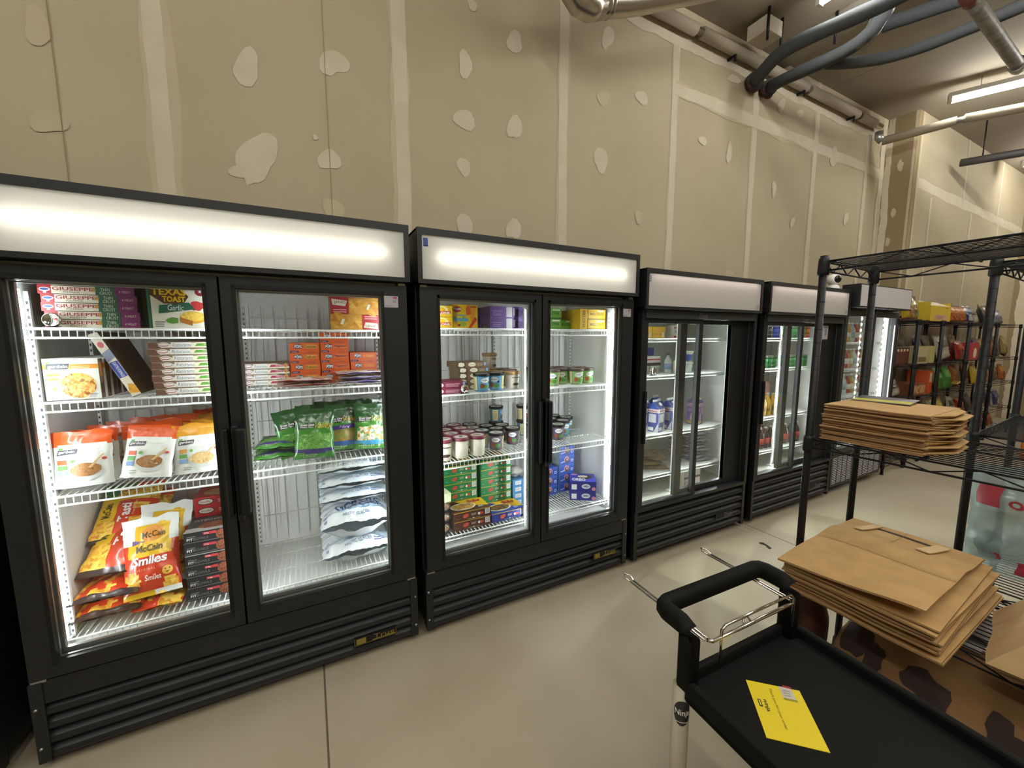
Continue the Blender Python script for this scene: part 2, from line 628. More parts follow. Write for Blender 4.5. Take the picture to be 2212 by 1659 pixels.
lamp(10.95, .284, .25, -.5, 3.6, 'far tube lamp near the right edge beyond the dark hanging pipe')
lamp(1.6, -1.2, .0, -1, 3.6, 'tube lamp overhead near the first freezer, seen only as light')
lamp(-.1, -1.6, .0, -1, 3.6, 'added tube lamp overhead between first freezer and camera, unseen, brightening the left wall')  # extra lamp out of view, added to lift the dim left wall
lamp(3.1, -2.9, .0, -1, 3.6, 'added tube lamp overhead behind the camera to the right, unseen, brightening the floor')  # second extra lamp, added out of view to brighten floor and ceiling
lamp(-1.6, -.6, .0, -1, 3.6, 'tube lamp overhead far left of the freezers, seen only as light')

# ------------------------------------------------------------------ pipes and ducts under the ceiling
INSW = mat('white pipe insulation', '#a29784', .7, bump=.1, bscale=40)
FOAM = mat('black pipe foam', '#3e4144', .85, bump=.25, bscale=25)
RUST = mat('red sealant', '#4a2328', .8, bump=.4, bscale=60)
PLAST = glass('clear plastic wrap', (.72, .74, .76), .10, .25, haze=.10, hazecol=(.3, .32, .34))

o = empty('insulated_pipe', (5, .765, 4.30), 0, 'long white insulated pipe running along the top of the back wall', 'pipe')
xs = [-5, 2.1, 3.9, 4.9, 5.7, 6.85, 7.3]
for a, c in zip(xs[:-1], xs[1:]):
    m = MB()
    m.tube([(a + .03 - 5, 0, 0), (c - .05 - 5, 0, 0)], .048, INSW, n=14)
    m.obj('insulation', o)
m = MB()
m.tube([(-10, 0, 0), (2.42, 0, 0)], .034, CHROME, n=12)
m.obj('inner_pipe', o, label='bare metal pipe showing between the sleeves')
for x in (-3, 0.5, 2.75, 4.4, 5.6, 6.7):
    m = MB()
    m.box((x - 5 - .01, -.005, -.065), (x - 5 + .01, .064, -.045), BLK2)
    m.box((x - 5 - .01, -.02, -.105), (x - 5 + .01, -.005, -.045), BLK2)
    m.obj('bracket', o)

o = empty('insulated_pipe', (7.42, .72, 4.1), 0, 'white insulated pipe crossing the ceiling from the wall corner to the right', 'pipe')
for pl in ([(-.03, .0, 0), (.07, -.4, 0), (.13, -.62, 0)], [(.145, -.68, 0), (.40, -1.07, 0), (1.27, -2.5, 0)]):
    m = MB()
    m.tube(pl, .05, INSW, n=12)
    m.obj('insulation', o)
m = MB()
m.tube([(.12, -.58, 0), (.17, -.74, 0)], .035, ALU, n=10)
m.obj('metal_joint', o)
m = MB()
m.tube([(-.03, 0, 0), (-.06, .03, .05), (-.06, .03, .12)], .045, ALU, n=10)
m.obj('elbow', o)

def wrinkled(pts, r, m, mb, n=14, seed=0, amp=.08, seg=.09):
    P = [Vector(p) for p in pts]
    Q = []
    for a, c in zip(P[:-1], P[1:]):
        k = max(1, int((c - a).length / seg))
        for i in range(k):
            Q.append(a.lerp(c, i / k))
    Q.append(P[-1])
    for _ in range(3):
        Q = [Q[0]] + [(Q[i - 1] + Q[i] * 2 + Q[i + 1]) / 4 for i in range(1, len(Q) - 1)] + [Q[-1]]
    rnd = random.Random(seed)
    mb.tube(Q, [r * (1 + amp * (rnd.random() - .5)) for _ in Q], m, n=n)

def black_pipe(pts, r, label, seed, collar=True, wrap=None):
    o = empty('black_insulated_pipe', pts[0], 0, label, 'pipe', None)
    q = [Vector(p) - Vector(pts[0]) for p in pts]
    m = MB()
    wrinkled(q, r, FOAM, m, seed=seed)
    m.obj('foam_sleeve', o)
    if collar:
        d = (q[1] - q[0]).normalized()
        m = MB()
        m.tube([q[0] - d * .02, q[0] + d * .05], r * 1.38, mat('foam collar', '#3c3a3c', .8), n=16)
        m.obj('wall_collar', o)
        m = MB()
        for k in range(12):
            t = 3.6 + k * .21
            s = d.orthogonal().normalized()
            w = d.cross(s)
            p = q[0] - d * .01 + Vector((math.cos(t), 0, math.sin(t) * 1.0)) * r * 1.42
            bm = bmesh.new()
            bmesh.ops.create_icosphere(bm, subdivisions=1, radius=r * .38)
            m.bm(bm, RUST, Matrix.Translation(p), True)
        m.obj('sealant', o)
    if wrap:
        m = MB()
        wrinkled([Vector(p) - Vector(pts[0]) for p in wrap], r * 1.18, PLAST, m, seed=seed + 5, amp=.2)
        m.obj('plastic_wrap', o)
    return o
black_pipe([(4.735, .775, 4.12), (4.70, .72, 4.1), (4.66, .661, 4.1), (4.49, .40, 4.1), (4.53, .203, 4.1), (4.614, -.055, 4.1), (4.668, -.204, 4.1), (4.75, -.6, 4.12), (4.75, -1.6, 4.12)], .058,
           'upper of two black insulated pipes bending out of the back wall', 1)
black_pipe([(4.975, .775, 4.12), (4.94, .72, 4.1), (4.92, .66, 4.1), (4.982, .356, 4.1), (5.05, .03, 4.1), (5.03, -.10, 4.13), (4.99, -.17, 4.22), (4.95, -.2, 4.40)], .056,
           'lower black insulated pipe from the wall with a plastic wrapped elbow', 2,
           wrap=[(5.055, .05, 4.1), (5.03, -.10, 4.13), (4.99, -.17, 4.22), (4.95, -.2, 4.36)])
black_pipe([(5.10, .31, 4.13), (5.188, .233, 4.1), (5.516, -.05, 4.1), (5.59, -.315, 4.1), (5.624, -.523, 4.1), (5.70, -.8, 4.12), (5.8, -1.5, 4.12)], .048,
           'third black insulated pipe curving off to the right below the ceiling', 3, collar=False)
black_pipe([(5.33, .0, 4.33), (5.5, -.33, 4.33), (5.85, -.95, 4.33)], .058, 'black insulated pipe nearest the ceiling, running to the upper right corner', 4, collar=False)

o = empty('ceiling_duct', (4.45, .83, 4.2), 0, 'pale rectangular metal duct under the ceiling between the black pipes', 'duct')
m = MB()
GALV = mat('galvanised sheet', '#8f8a80', .45, .5, bump=.05, bscale=20)
m.box((.60, -2.0, .19), (.80, -.01, .295), GALV)
m.obj('duct_run', o)
m = MB()
m.box((.0, -.34, .13), (.22, -.15, .26), mat('pale sheet metal', '#cfc6b6', .6))
m.obj('junction_box', o)
for x, y in ((-.01, -.35), (.23, -.33), (.59, -.6)):
    m = MB()
    m.tube([(x, y, .03), (x, y, .3)], .012, BLK2)
    m.obj('hanger', o)

o = empty('spiral_duct', (2.33, .5, 3.8), 0, 'shiny galvanised round duct with an elbow at the top edge', 'duct')
m = MB()
SH = mat('shiny duct', '#b5ada0', .25, .9, bump=.03, bscale=15)
wrinkled([(.1, -.1, -.03), (.25, -.1, .01), (.62, -.12, .17), (1.5, -.2, .55)], .082, SH, m, n=20, amp=.01)
m.obj('duct_run', o)
m = MB()
m.tube([(.14, -.1, -.02), (.06, -.1, -.055), (-.02, -.1, -.05), (-.08, -.1, 0), (-.10, -.1, .08), (-.1, -.1, .3)], .09, SH, n=20)
m.obj('elbow', o)
for x in (.17, .2):
    m = MB()
    m.tube([(x, -.1, -.02 + (x - .1) * .3), (x + .012, -.1, -.016 + (x - .1) * .3)], .094, SH, n=20)
    m.obj('joint_ring', o)

o = empty('sprinkler_pipe', (5.0, -.64, 3.93), 0, 'grey dusty drop pipe hanging near the upper right corner', 'pipe')
m = MB()
wrinkled([(0, 0, .05), (.35, -.0, .02), (1.25, .02, -.02)], .045, mat('dusty grey pipe', '#5e5b58', .45, var='#7d7973', vscale=20), m, n=14, amp=.03)
m.obj('pipe_run', o)
m = MB()
m.tube([(-.07, 0, .06), (.02, 0, .05)], .052, mat('orange collar', '#5a2a1c', .6), n=14)
m.obj('collar', o)
m = MB()
m.tube([(1.2, .02, -.02), (1.28, .02, -.022)], .052, ALU, n=14)
m.obj('end_cap', o)

o = empty('sprinkler_branch', (6.45, -.62, 4.2), 0, 'dark red sprinkler pipe with a tee at the top right corner', 'pipe')
m = MB()
DR = mat('dark red pipe', '#3a1d1d', .5)
m.tube([(.55, -.12, -.2), (0, -.02, -.2), (-.35, .05, -.2)], .022, DR, n=10)
m.tube([(.1, -.04, -.2), (.1, -.04, .32)], .022, DR, n=10)
m.obj('pipe_run', o)
m = MB()
m.tube([(.1, -.04, -.25), (.1, -.04, -.15)], .035, DR, n=10)
m.obj('tee_fitting', o)

o = empty('hanging_pipe', (8.9, .40, 4.0), 0, 'dark straight pipe hanging on a rod near the far lamp', 'pipe')
m = MB()
m.tube([(0, 0, 0), (.28, -.51, 0), (1.2, -2.2, 0)], .05, mat('dark steel pipe', '#3b3838', .6), n=14)
m.obj('pipe_run', o)
m = MB()
m.tube([(.1, -.18, 0), (.1, -.18, .5)], .008, BLK2)
m.obj('hanger_rod', o)
# ------------------------------------------------------------------ freezers and coolers
SIGNP = diffuser('sign panel', (.93, .92, .85))
SIGNP2 = diffuser('sign panel dim', (.90, .85, .82))
LED = emitter('LED strip', (.93, .97, 1.0), LED_L)
LEDDOT = emitter('LED dot', (.93, .96, 1.0), 110)
LEDDOT2 = emitter('cooler LED dot', (.94, 1.0, .96), 1500)
SIGNT = emitter('sign tube', (1, .97, .86), SIGN_L)
SIGNT2 = emitter('sign tube dim', (1, .88, .80), SIGN_L * .35)
GOLD = mat('gold print', '#8a7a38', .4, .3)
STK = mat('sticker', '#a9a5ab', .5)
INK = mat('blue marker', '#3c4a8c', .6)
GREY = mat('grey print', '#77757a', .6)
DARKIN = mat('shadow gap', '#08090a', .8)

def wire_shelf(par, x0, x1, y0, y1, z, lip=.034, sp=.0225, name='wire_shelf', price=False):
    m = MB()
    n = int((x1 - x0) / sp)
    for i in range(n + 1):
        x = x0 + (x1 - x0) * i / n
        m.tube([(x, y0, z - lip), (x, y0, z), (x, y1, z)], .0019, WIRE, n=4, smooth=False, caps=False)
    for y in (y0, y0 + .17, y0 + .34, y1):
        m.tube([(x0, y, z - .003), (x1, y, z - .003)], .0032, WIRE, n=5)
    m.tube([(x0, y0 - .003, z), (x1, y0 - .003, z)], .0042, WIRE, n=5)
    m.tube([(x0, y0 - .003, z - lip), (x1, y0 - .003, z - lip)], .0042, WIRE, n=5)
    m.tube([(x0, y0, z - .003), (x0, y1, z - .003)], .0035, WIRE, n=5)
    m.tube([(x1, y0, z - .003), (x1, y1, z - .003)], .0035, WIRE, n=5)
    o = m.obj(name, par)
    return o

def standard(par, x, y, z0, z1, w=.02, d=.014):
    m = MB()
    m.box((x - w / 2, y, z0), (x + w / 2, y + d, z1), WIRE)
    p = Pan(m, (x, y, 0), (1, 0, 0), (0, 0, 1))
    z = z0 + .02
    while z < z1 - .02:
        p.rect(-.003, z, .003, z + .011, mat('slot', '#4d4f4e', .7), 1)
        z += .026
    m.obj('shelf_standard', par)

def ring(m, x0, x1, z0, z1, a0, a1, b0, b1, y0, y1, mm):
    """frame x0..x1, z0..z1 with opening a0..a1, b0..b1"""
    m.box((x0, y0, z0), (a0, y1, z1), mm)
    m.box((a1, y0, z0), (x1, y1, z1), mm)
    m.box((a0, y0, z0), (a1, y1, b0), mm)
    m.box((a0, y0, b1), (a1, y1, z1), mm)

def sign_box(par, x0, x1, z0, z1, y0, y1, fr, panel, tube, tz, tr=.012, txt=None, inset=.10):
    m = MB()
    ring(m, x0, x1, z0, z1, x0 + fr, x1 - fr, z0 + fr * .9, z1 - fr * 1.4, y0, y0 + .02, BLK)
    m.box((x0, y0 + .02, z0), (x0 + .012, y1, z1), BLK)
    m.box((x1 - .012, y0 + .02, z0), (x1, y1, z1), BLK)
    m.box((x0, y0 + .02, z1 - .012), (x1, y1, z1), BLK)
    m.box((x0, y0 + .02, z0), (x1, y1, z0 + .012), BLK)
    m.box((x0, y1 - .01, z0), (x1, y1, z1), BLK)
    m.obj('sign_box', par)
    m = MB()
    m.box((x0 + .013, y1 - .03, z0 + .013), (x1 - .013, y1 - .012, z1 - .013), LINER)
    m.obj('sign_reflector', par)
    m = MB()
    m.add([(x0 + fr, y0 + .008, z0 + fr * .9), (x1 - fr, y0 + .008, z0 + fr * .9), (x1 - fr, y0 + .008, z1 - fr * 1.4), (x0 + fr, y0 + .008, z1 - fr * 1.4)], [(0, 1, 2, 3)], panel)
    p = Pan(m, (x0 + fr, y0 + .008, z0 + fr * .9), (1, 0, 0), (0, 0, 1))
    w, h = x1 - x0 - 2 * fr, z1 - z0 - 2.3 * fr
    if txt:
        p.text(txt, .008, h - .052, .03 if txt == '1' else .024, h - .014, INK, 2)
        if txt == '1':
            p.rect(.008, h - .053, .032, h - .049, INK, 2)
    if panel is SIGNP2:
        p.rect(w - .055, .01, w - .012, .045, mat('faded label', '#b0a29e', .6), 2)
        p.lines(w - .034, .016, w - .015, .04, 4, GREY, 3)
    m.obj('sign_panel', par)
    if tube:
        m = MB()
        m.tube([(x0 + inset, y0 + .045, tz), (x1 - inset, y0 + .045, tz)], tr, tube, n=8)
        m.obj('sign_tube', par)

def louvers(par, x0, x1, z0, z1, n, y=.0):
    m = MB()
    m.box((x0, y + .03, z0), (x1, y + .04, z1), DARKIN)
    h = (z1 - z0) / n
    for i in range(n):
        z = z0 + h * i
        prof = [(y + .03, z), (y + .004, z + h * .12), (y, z + h * .26), (y + .006, z + h * .55), (y + .03, z + h * .85)]
        vs = [(x0, a, c) for a, c in prof] + [(x1, a, c) for a, c in prof]
        k = len(prof)
        m.add(vs, [(j, k + j, k + j + 1, j + 1) for j in range(k - 1)] + [tuple(range(k)), tuple(range(2 * k - 1, k - 1, -1))], GRILLE)
    return m.obj('louver_grille', par)

def badge(par, x0, x1, z0, z1, y, gold=True):
    g = GOLD if gold else GREY
    m = MB()
    m.box((x0, y - .004, z0), (x1, y + .012, z1), BLK2)
    p = Pan(m, (x0, y - .004, z0), (1, 0, 0), (0, 0, 1))
    w, h = x1 - x0, z1 - z0
    p.rect(0, 0, w, h * .07, g)
    p.rect(0, 0, w * .012, h, g)
    p.rect(w * .99, 0, w, h, g)
    if gold:
        p.rect(w * .05, h * .12, w * .27, h * .9, g)
        p.text('True', w * .45, h * .3, w * .95, h * .92, g)
        p.rect(w * .42, h * .12, w * .96, h * .26, g)
    else:
        p.text('True', w * .5, h * .2, w * .95, h * .85, g, shear=.3)
    m.obj('badge', par)

def glass_pane(par, x0, x1, z0, z1, y, name='glass'):
    m = MB()
    m.box((x0, y, z0), (x1, y + .005, z1), GLASS)
    return m.obj(name, par)

def freezer(x0, x1, gl, shz, label, txt=None, stk=None, bdg=None, f1=False):
    W = x1 - x0
    o = empty('glass_door_freezer', (x0, 0, 0), 0, label, 'freezer', 'black double-door display freezers')
    g = [(a - x0, c - x0) for a, c in gl]
    mid = (g[0][1] + g[1][0]) / 2
    m = MB()
    m.rbox((0, .066, .05), (.045, .76, 1.99), BLK, .006)
    m.rbox((W - .045, .066, .05), (W, .76, 1.99), BLK, .006)
    m.box((.045, .70, .05), (W - .045, .76, 1.99), BLK)
    m.box((.045, .066, 1.87), (W - .045, .70, 1.99), BLK)
    m.box((.045, .066, .05), (W - .045, .70, .355), BLK)
    m.obj('cabinet', o)
    m = MB()                                                    # white inside
    i0, i1 = .046, W - .046
    m.box((i0, .08, .356), (i1, .69, .372), LINER)
    m.box((i0, .08, 1.855), (i1, .69, 1.869), LINER)
    m.box((i0, .062, 1.80), (i1, .08, 1.87), LINER)
    m.box((i0, .08, .372), (i0 + .008, .69, 1.855), LINER)
    m.box((i1 - .008, .08, .372), (i1, .69, 1.855), LINER)
    m.box((i0, .675, .372), (i1, .69, 1.855), LINER)
    m.box((i0 + .008, .075, .356), (i1 - .008, .135, .385), mat('sill aluminium', '#b4b4aa', .4, .4))
    x = i0 + .04
    while x < i1 - .04:                                         # ribbed back panel
        m.box((x, .655, .42), (x + .028, .675, 1.75), LINER)
        x += .056
    m.obj('liner', o)
    m = MB()
    for a, c in ((i0 + .09, mid - .04), (mid + .04, i1 - .09)):
        x = a
        while x < c:
            m.tube([(x, .63, .5), (x, .615, .53), (x, .615, 1.25), (x, .61, 1.28), (x, .64, 1.3), (x, .62, 1.33), (x, .62, 1.72)], .0025, WIRE, n=4, caps=False)
            x += .052
        for z in (.58, .86, 1.12, 1.23, 1.36, 1.68):
            m.tube([(a - .01, .613, z), (c + .01, .613, z)], .003, WIRE, n=5)
    m.obj('back_guard', o)
    for x, y in ((i0 + .016, .17), (i1 - .016, .17), (mid - .024, .15), (i0 + .016, .6), (i1 - .016, .6), (mid, .64)):
        standard(o, x, y, .40, 1.74, .012)
    for k, z in enumerate(shz):
        wire_shelf(o, i0 + .014, mid - .03, .135, .62, z)
        wire_shelf(o, mid - .006, i1 - .014, .135, .62, z)
    for a, c in ((i0 + .014, mid - .03), (mid - .006, i1 - .014)):
        wire_shelf(o, a, c, .135, .62, .41 if f1 else .455, lip=.02, name='floor_rack')
    for x in (.077, W - .079, mid):
        m = MB()
        m.box((x - .004, .088, .44), (x + .004, .096, 1.74), LED)
        m.obj('light_strip', o)
    m = MB()
    m.rbox((mid - .04, .068, .356), (mid + .04, .08, 1.80), BLK2, .003)
    m.obj('mullion', o)
    for k in range(2):
        a, c = g[k]
        d0, d1 = (.008, mid - .004) if k == 0 else (mid + .004, W - .008)
        m = MB()
        ring(m, d0, d1, .36, 1.812, a, c, .42, 1.764, 0, .06, BLK)
        m.box((a - .012, -.003, .405), (a, .002, 1.78), BLK2)
        m.box((c, -.003, .405), (c + .012, .002, 1.78), BLK2)
        m.box((a - .012, -.003, 1.766), (c + .012, .002, 1.782), BLK2)
        d = m.obj('door', o)
        glass_pane(d, a - .003, c + .003, .417, 1.767, .012, 'glass')
        m = MB()
        ring(m, a, c, .42, 1.764, a + .006, c - .006, .434, 1.757, .045, .06, ALU)
        ring(m, a, c, .42, 1.764, a + .003, c - .003, .424, 1.761, .018, .024, ALU)
        m.obj('glass_spacer', d)
        m = MB()
        if k == 1:
            m.rbox((mid + .006, -.042, .85), (mid + .052, -.001, 1.215), BLK2, .008)
            m.rbox((mid + .006, -.042, .83), (mid + .03, -.001, 1.23), BLK2, .008)
        else:
            m.rbox((mid - .026, -.03, .85), (mid - .006, -.001, 1.215), BLK2, .006)
        m.obj('handle', d)
        hx = d0 + .02 if k == 0 else d1 - .02
        for q, z in ((.016, 1.813), (.02, .348)):
            m = MB()
            m.box((hx - q, .005, z), (hx + q, .05, z + .011), ALU)
            m.obj('hinge', d)
    # sign
    sign_box(o, -.004, W + .004, 1.828, 2.082, -.03, .16, .022, SIGNP, SIGNT, 1.955, txt=txt)
    # lower front
    louvers(o, .035, W - .035, .035, .262, 4, y=.008)
    m = MB()
    m.box((.035, .008, .262), (W - .035, .05, .352), BLK)
    m.obj('front_panel', o)
    for a in (0, W - .035):
        m = MB()
        m.box((a, .004, .035), (a + .035, .066, .35), BLK)
        m.obj('front_post', o)
    for x in (.012, W - .012):
        for z in (.095, .25):
            m = MB()
            m.tube([(x, .005, z), (x, .0, z)], .005, ALU, n=8)
            m.obj('screw', o)
    if bdg:
        badge(o, bdg[0] - x0, bdg[1] - x0, bdg[2], bdg[3], .004)
    for x in (.07, W - .07):
        for y in (.13, .68):
            m = MB()
            m.tube([(x - .012, y, .028), (x + .012, y, .028)], .028, BLK2, n=16)
            m.box((x - .018, y - .025, .03), (x + .018, y + .025, .05), mat('caster steel', '#6b6964', .4, .7))
            m.obj('caster', o)
    if stk:
        m = MB()
        m.box((stk[0] - x0, -.002, stk[2]), (stk[1] - x0, 0.0, stk[3]), STK)
        p = Pan(m, (stk[0] - x0, -.002, stk[2]), (1, 0, 0), (0, 0, 1))
        w, h = stk[1] - stk[0], stk[3] - stk[2]
        p.rect(w * .62, h * .78, w * .92, h * .92, flat('#a04050'))
        p.lines(w * .62, h * .45, w * .92, h * .7, 3, GREY)
        p.lines(w * .06, h * .08, w * .7, h * .2, 2, GREY)
        m.obj('sticker', o)
    return o

F1 = freezer(-.325, 1.056, [(-.240, .275), (.380, .933)], (1.608, 1.338, .982), 'black double-door glass freezer nearest the camera at left, with pizzas and ice',
             stk=(.945, 1.008, 1.712, 1.764), bdg=(.745, .943, .088, .124), f1=True)
F2 = freezer(1.102, 2.484, [(1.2076, 1.7429), (1.849, 2.3753)], (1.622, 1.262, .886), 'black double-door glass freezer with a blue number 1 on its sign, holding ice cream',
             txt='1', stk=(2.385, 2.452, 1.703, 1.752), bdg=(2.20, 2.386, .137, .177))

F0 = dup(F1, (-1.807, 0, 0), 0, 'black glass-door freezer left of the nearest one, only its lower corner in view')
F0['group'] = 'black double-door display freezers'
for c in list(F0.children):
    if c.name.split('.')[0] in ('light_strip', 'sign_tube', 'badge', 'sticker'):
        bpy.data.objects.remove(c)

def dots(par, x, y, z0, z1, n, r=.006, name='light_strip', led=None):
    m = MB()
    m.box((x - .008, y, z0), (x + .008, y + .006, z1), WIRE)
    for i in range(n):
        z = z0 + (z1 - z0) * (i + .5) / n
        m.box((x - r, y - .004, z - r), (x + r, y, z + r), led or LEDDOT)
    m.obj(name, par)

def slider(x0, W, label, txt, badge_x):
    o = empty('sliding_door_cooler', (x0, 0, 0), 0, label, 'cooler', 'black sliding-door display coolers')
    m = MB()
    m.rbox((0, .03, .03), (.04, .75, 1.97), BLK, .006)
    m.rbox((W - .04, .03, .03), (W, .75, 1.97), BLK, .006)
    m.box((.04, .69, .03), (W - .04, .75, 1.97), BLK)
    m.box((.04, .08, 1.70), (W - .04, .69, 1.97), BLK)
    m.box((.04, .08, .03), (W - .04, .69, .38), BLK)
    m.obj('cabinet', o)
    m = MB()
    i0, i1 = .041, W - .041
    m.box((i0, .08, .381), (i1, .68, .392), mat('grey liner floor', '#a3a49c', .4, .3))
    m.box((i0, .08, 1.688), (i1, .68, 1.699), LINER)
    m.box((i0, .08, .392), (i0 + .008, .68, 1.688), LINER)
    m.box((i1 - .008, .08, .392), (i1, .68, 1.688), LINER)
    m.box((i0, .665, .392), (i1, .68, 1.688), LINER)
    m.obj('liner', o)
    cx = .525
    for x, y, w in ((cx, .14, .028), (i0 + .018, .16, .02), (i1 - .018, .18, .02), (i1 - .018, .6, .02), (cx, .645, .03)):
        standard(o, x, y, .395, 1.685, w)
    m = MB()
    m.box((cx - .035, .125, .393), (cx + .035, .17, .402), WIRE)
    m.obj('standard_foot', o)
    for z in (1.565, 1.295, .857, .546):
        wire_shelf(o, i0 + .014, cx - .012, .15, .63, z, lip=.022, sp=.016)
        wire_shelf(o, cx + .012, i1 - .014, .15, .63, z, lip=.022, sp=.016)
    dots(o, cx + .03, .128, .42, 1.68, 22, .0035, led=LEDDOT2)
    dots(o, 1.043, .105, .42, 1.68, 26, .004, led=LEDDOT2)
    dots(o, i0 + .014, .10, .42, 1.68, 26, .004, led=LEDDOT2)
    # front frame, header and doors
    m = MB()
    ring(m, .0, W, .375, 1.755, .03, W - .03, .40, 1.70, -.005, .085, BLK)
    m.obj('door_frame', o)
    m = MB()
    m.box((.03, -.012, 1.70), (W - .03, -.005, 1.752), mat('header strip', '#2b2e31', .45))
    p = Pan(m, (0, -.012, 1.70), (1, 0, 0), (0, 0, 1))
    p.text('True', .535, .012, .625, .042, GREY, shear=.3)
    p.rect(.535, .005, .63, .008, GREY)
    m.obj('header', o)
    for k, (d0, d1, a, c, z0, y) in enumerate(((.03, .605, .067, .565, .418, .0), (.425, W - .035, .49, .985, .446, .04))):
        m = MB()
        ring(m, d0, d1, z0 - .04, 1.70, a, c, z0, 1.668, y + .004, y + .032, BLK)
        if k:
            m.box((.985, y - .001, z0 - .04), (W - .035, y + .032, 1.70), BLK2)
        d = m.obj('sliding_door', o)
        glass_pane(d, a - .002, c + .002, z0 - .003, 1.67, y + .014)
        m = MB()
        if k == 0:
            m.rbox((d0 + .006, y - .02, .86), (d0 + .028, y + .004, 1.22), BLK2, .006)
            m.obj('handle', d)
    sign_box(o, -.012, W - .012, 1.757, 2.008, -.045, .16, .022, SIGNP2, SIGNT2, 1.975, txt=txt, inset=.06)
    for a in (0, W - .03):
        m = MB()
        m.box((a, .0, .03), (a + .03, .09, .375), BLK)
        m.obj('front_post', o)
    louvers(o, .03, W - .03, .05, .36, 5)
    badge(o, badge_x, badge_x + .2, .135, .185, .004, False)
    for x in (.05, W - .05):
        for y in (.1, .68):
            m = MB()
            m.lathe([(.02, 0), (.02, .012), (.01, .014), (.01, .032)], mat('foot plastic', '#55524c', .6), 12, Matrix.Translation((x, y, 0)))
            m.obj('foot', o)
    return o

C3 = slider(2.548, 1.225, 'black sliding-door cooler with a small blue 3 on its sign, holding milk', '3', .87)
C4 = slider(3.868, 1.262, 'black sliding-door cooler stocked with cans, partly behind the rack post', None, .9)
m = MB()                                                        # paper tag on the far cooler's door
m.box((0, -.002, 0), (.085, 0, .125), STK)
Pan(m, (0, -.002, 0)).rect(.03, .035, .06, .09, GREY).rect(.012, .1, .073, .112, GREY)
m.obj('door_tag', C4, (.965, .028, 1.555))

def upright(x0, W):
    """narrow two-door cooler of another make"""
    o = empty('upright_cooler', (x0, 0, 0), 0, 'upright cooler with bright vertical LED strips and silver vents beside the snack racks', 'cooler')
    BC = mat('charcoal cabinet', '#2b2c2c', .5)
    m = MB()
    m.box((0, .05, .10), (.04, .70, 2.02), BC)
    m.box((W - .04, .05, .10), (W, .70, 2.02), BC)
    m.box((.04, .64, .10), (W - .04, .70, 2.02), BC)
    m.box((.04, .05, 1.82), (W - .04, .64, 2.02), BC)
    m.box((.04, .05, .10), (W - .04, .64, .40), BC)
    m.obj('cabinet', o)
    m = MB()
    i0, i1 = .041, W - .041
    m.box((i0, .06, .401), (i1, .635, .41), LINER)
    m.box((i0, .06, 1.8), (i1, .635, 1.819), LINER)
    m.box((i0, .06, .41), (i0 + .008, .635, 1.8), LINER)
    m.box((i1 - .008, .06, .41), (i1, .635, 1.8), LINER)
    m.box((i0, .62, .41), (i1, .635, 1.8), LINER)
    m.obj('liner', o)
    mid = W / 2
    for z in (.68, .96, 1.24, 1.52):
        wire_shelf(o, i0 + .012, i1 - .012, .12, .6, z, lip=.015, sp=.03)
    for x in (mid - .055, i1 - .075):
        dots(o, x, .075, .44, 1.79, 23, .008)
    for k in range(2):
        d0, d1 = (.0, mid - .003) if k == 0 else (mid + .003, W)
        m = MB()
        ring(m, d0, d1, .42, 1.83, d0 + .05, d1 - .05, .47, 1.775, 0, .045, BC)
        d = m.obj('door', o)
        glass_pane(d, d0 + .05, d1 - .05, .468, 1.777, .015)
        m = MB()
        m.box((d1 - .066, -.004, .47), (d1 - .052, .004, 1.7), LINER)
        m.obj('edge_trim', d)
    m = MB()
    m.box((-.003, -.09, 1.85), (W + .003, .05, 2.065), BLK)
    m.obj('sign_box', o)
    m = MB()
    m.box((.02, -.094, 1.863), (W - .02, -.09, 2.055), mat('unlit sign panel', '#c9c6cc', .25, bump=.02, bscale=3))
    m.obj('sign_panel', o)
    VENT = mat('vent slot', '#c9ccd6', .4)  # bright bluish reflection on the silver slots painted in as pale colour
    for k, (a, c) in enumerate(((.03, .47), (.55, W - .01))):
        m = MB()
        m.box((a, .02, .07), (c, .05, .40), BC)
        p = Pan(m, (a, .02, .07), (1, 0, 0), (0, 0, 1))
        n = 4
        for i in range(n):
            for j in range(15):
                x = .03 + i * (c - a - .05) / n
                z = .03 + j * .0185 + (i % 2) * .005
                p.poly([(x, z), (x + (c - a) / n - .03, z + .003), (x + (c - a) / n - .032, z + .011), (x + .002, z + .008)], VENT)
        m.obj('vent_panel', o)
    for x in (.08, W - .08):
        for y in (.12, .6):
            m = MB()
            m.tube([(x - .014, y, .034), (x + .014, y, .034)], .034, BLK2, n=14)
            m.box((x - .02, y - .02, .05), (x + .02, y + .02, .105), mat('caster steel', '#6b6964', .4, .7))
            m.obj('caster', o)
    return o
C5 = upright(5.165, 1.115)

# small camera on top of the fourth cabinet
o = empty('security_camera', (4.93, .02, 2.008), math.radians(-25), 'small round white camera with a black face on top of the can cooler', 'camera')
m = MB()
m.lathe([(.045, 0), (.047, .01), (.038, .03), (.02, .045)], WHITE, 24)
m.obj('base', o)
m = MB()
m.lathe([(0, -.048), (.03, -.046), (.046, -.03), (.05, 0), (.046, .028), (.034, .042)], WHITE, 24, Matrix.Translation((0, 0, .088)) @ Matrix.Rotation(math.radians(90), 4, 'X'))
m.obj('head', o)
m = MB()
m.lathe([(.034, .042), (.028, .05), (0, .053)], mat('camera lens', '#0a0a0c', .15), 24, Matrix.Translation((0, 0, .088)) @ Matrix.Rotation(math.radians(90), 4, 'X'))
m.obj('lens', o)
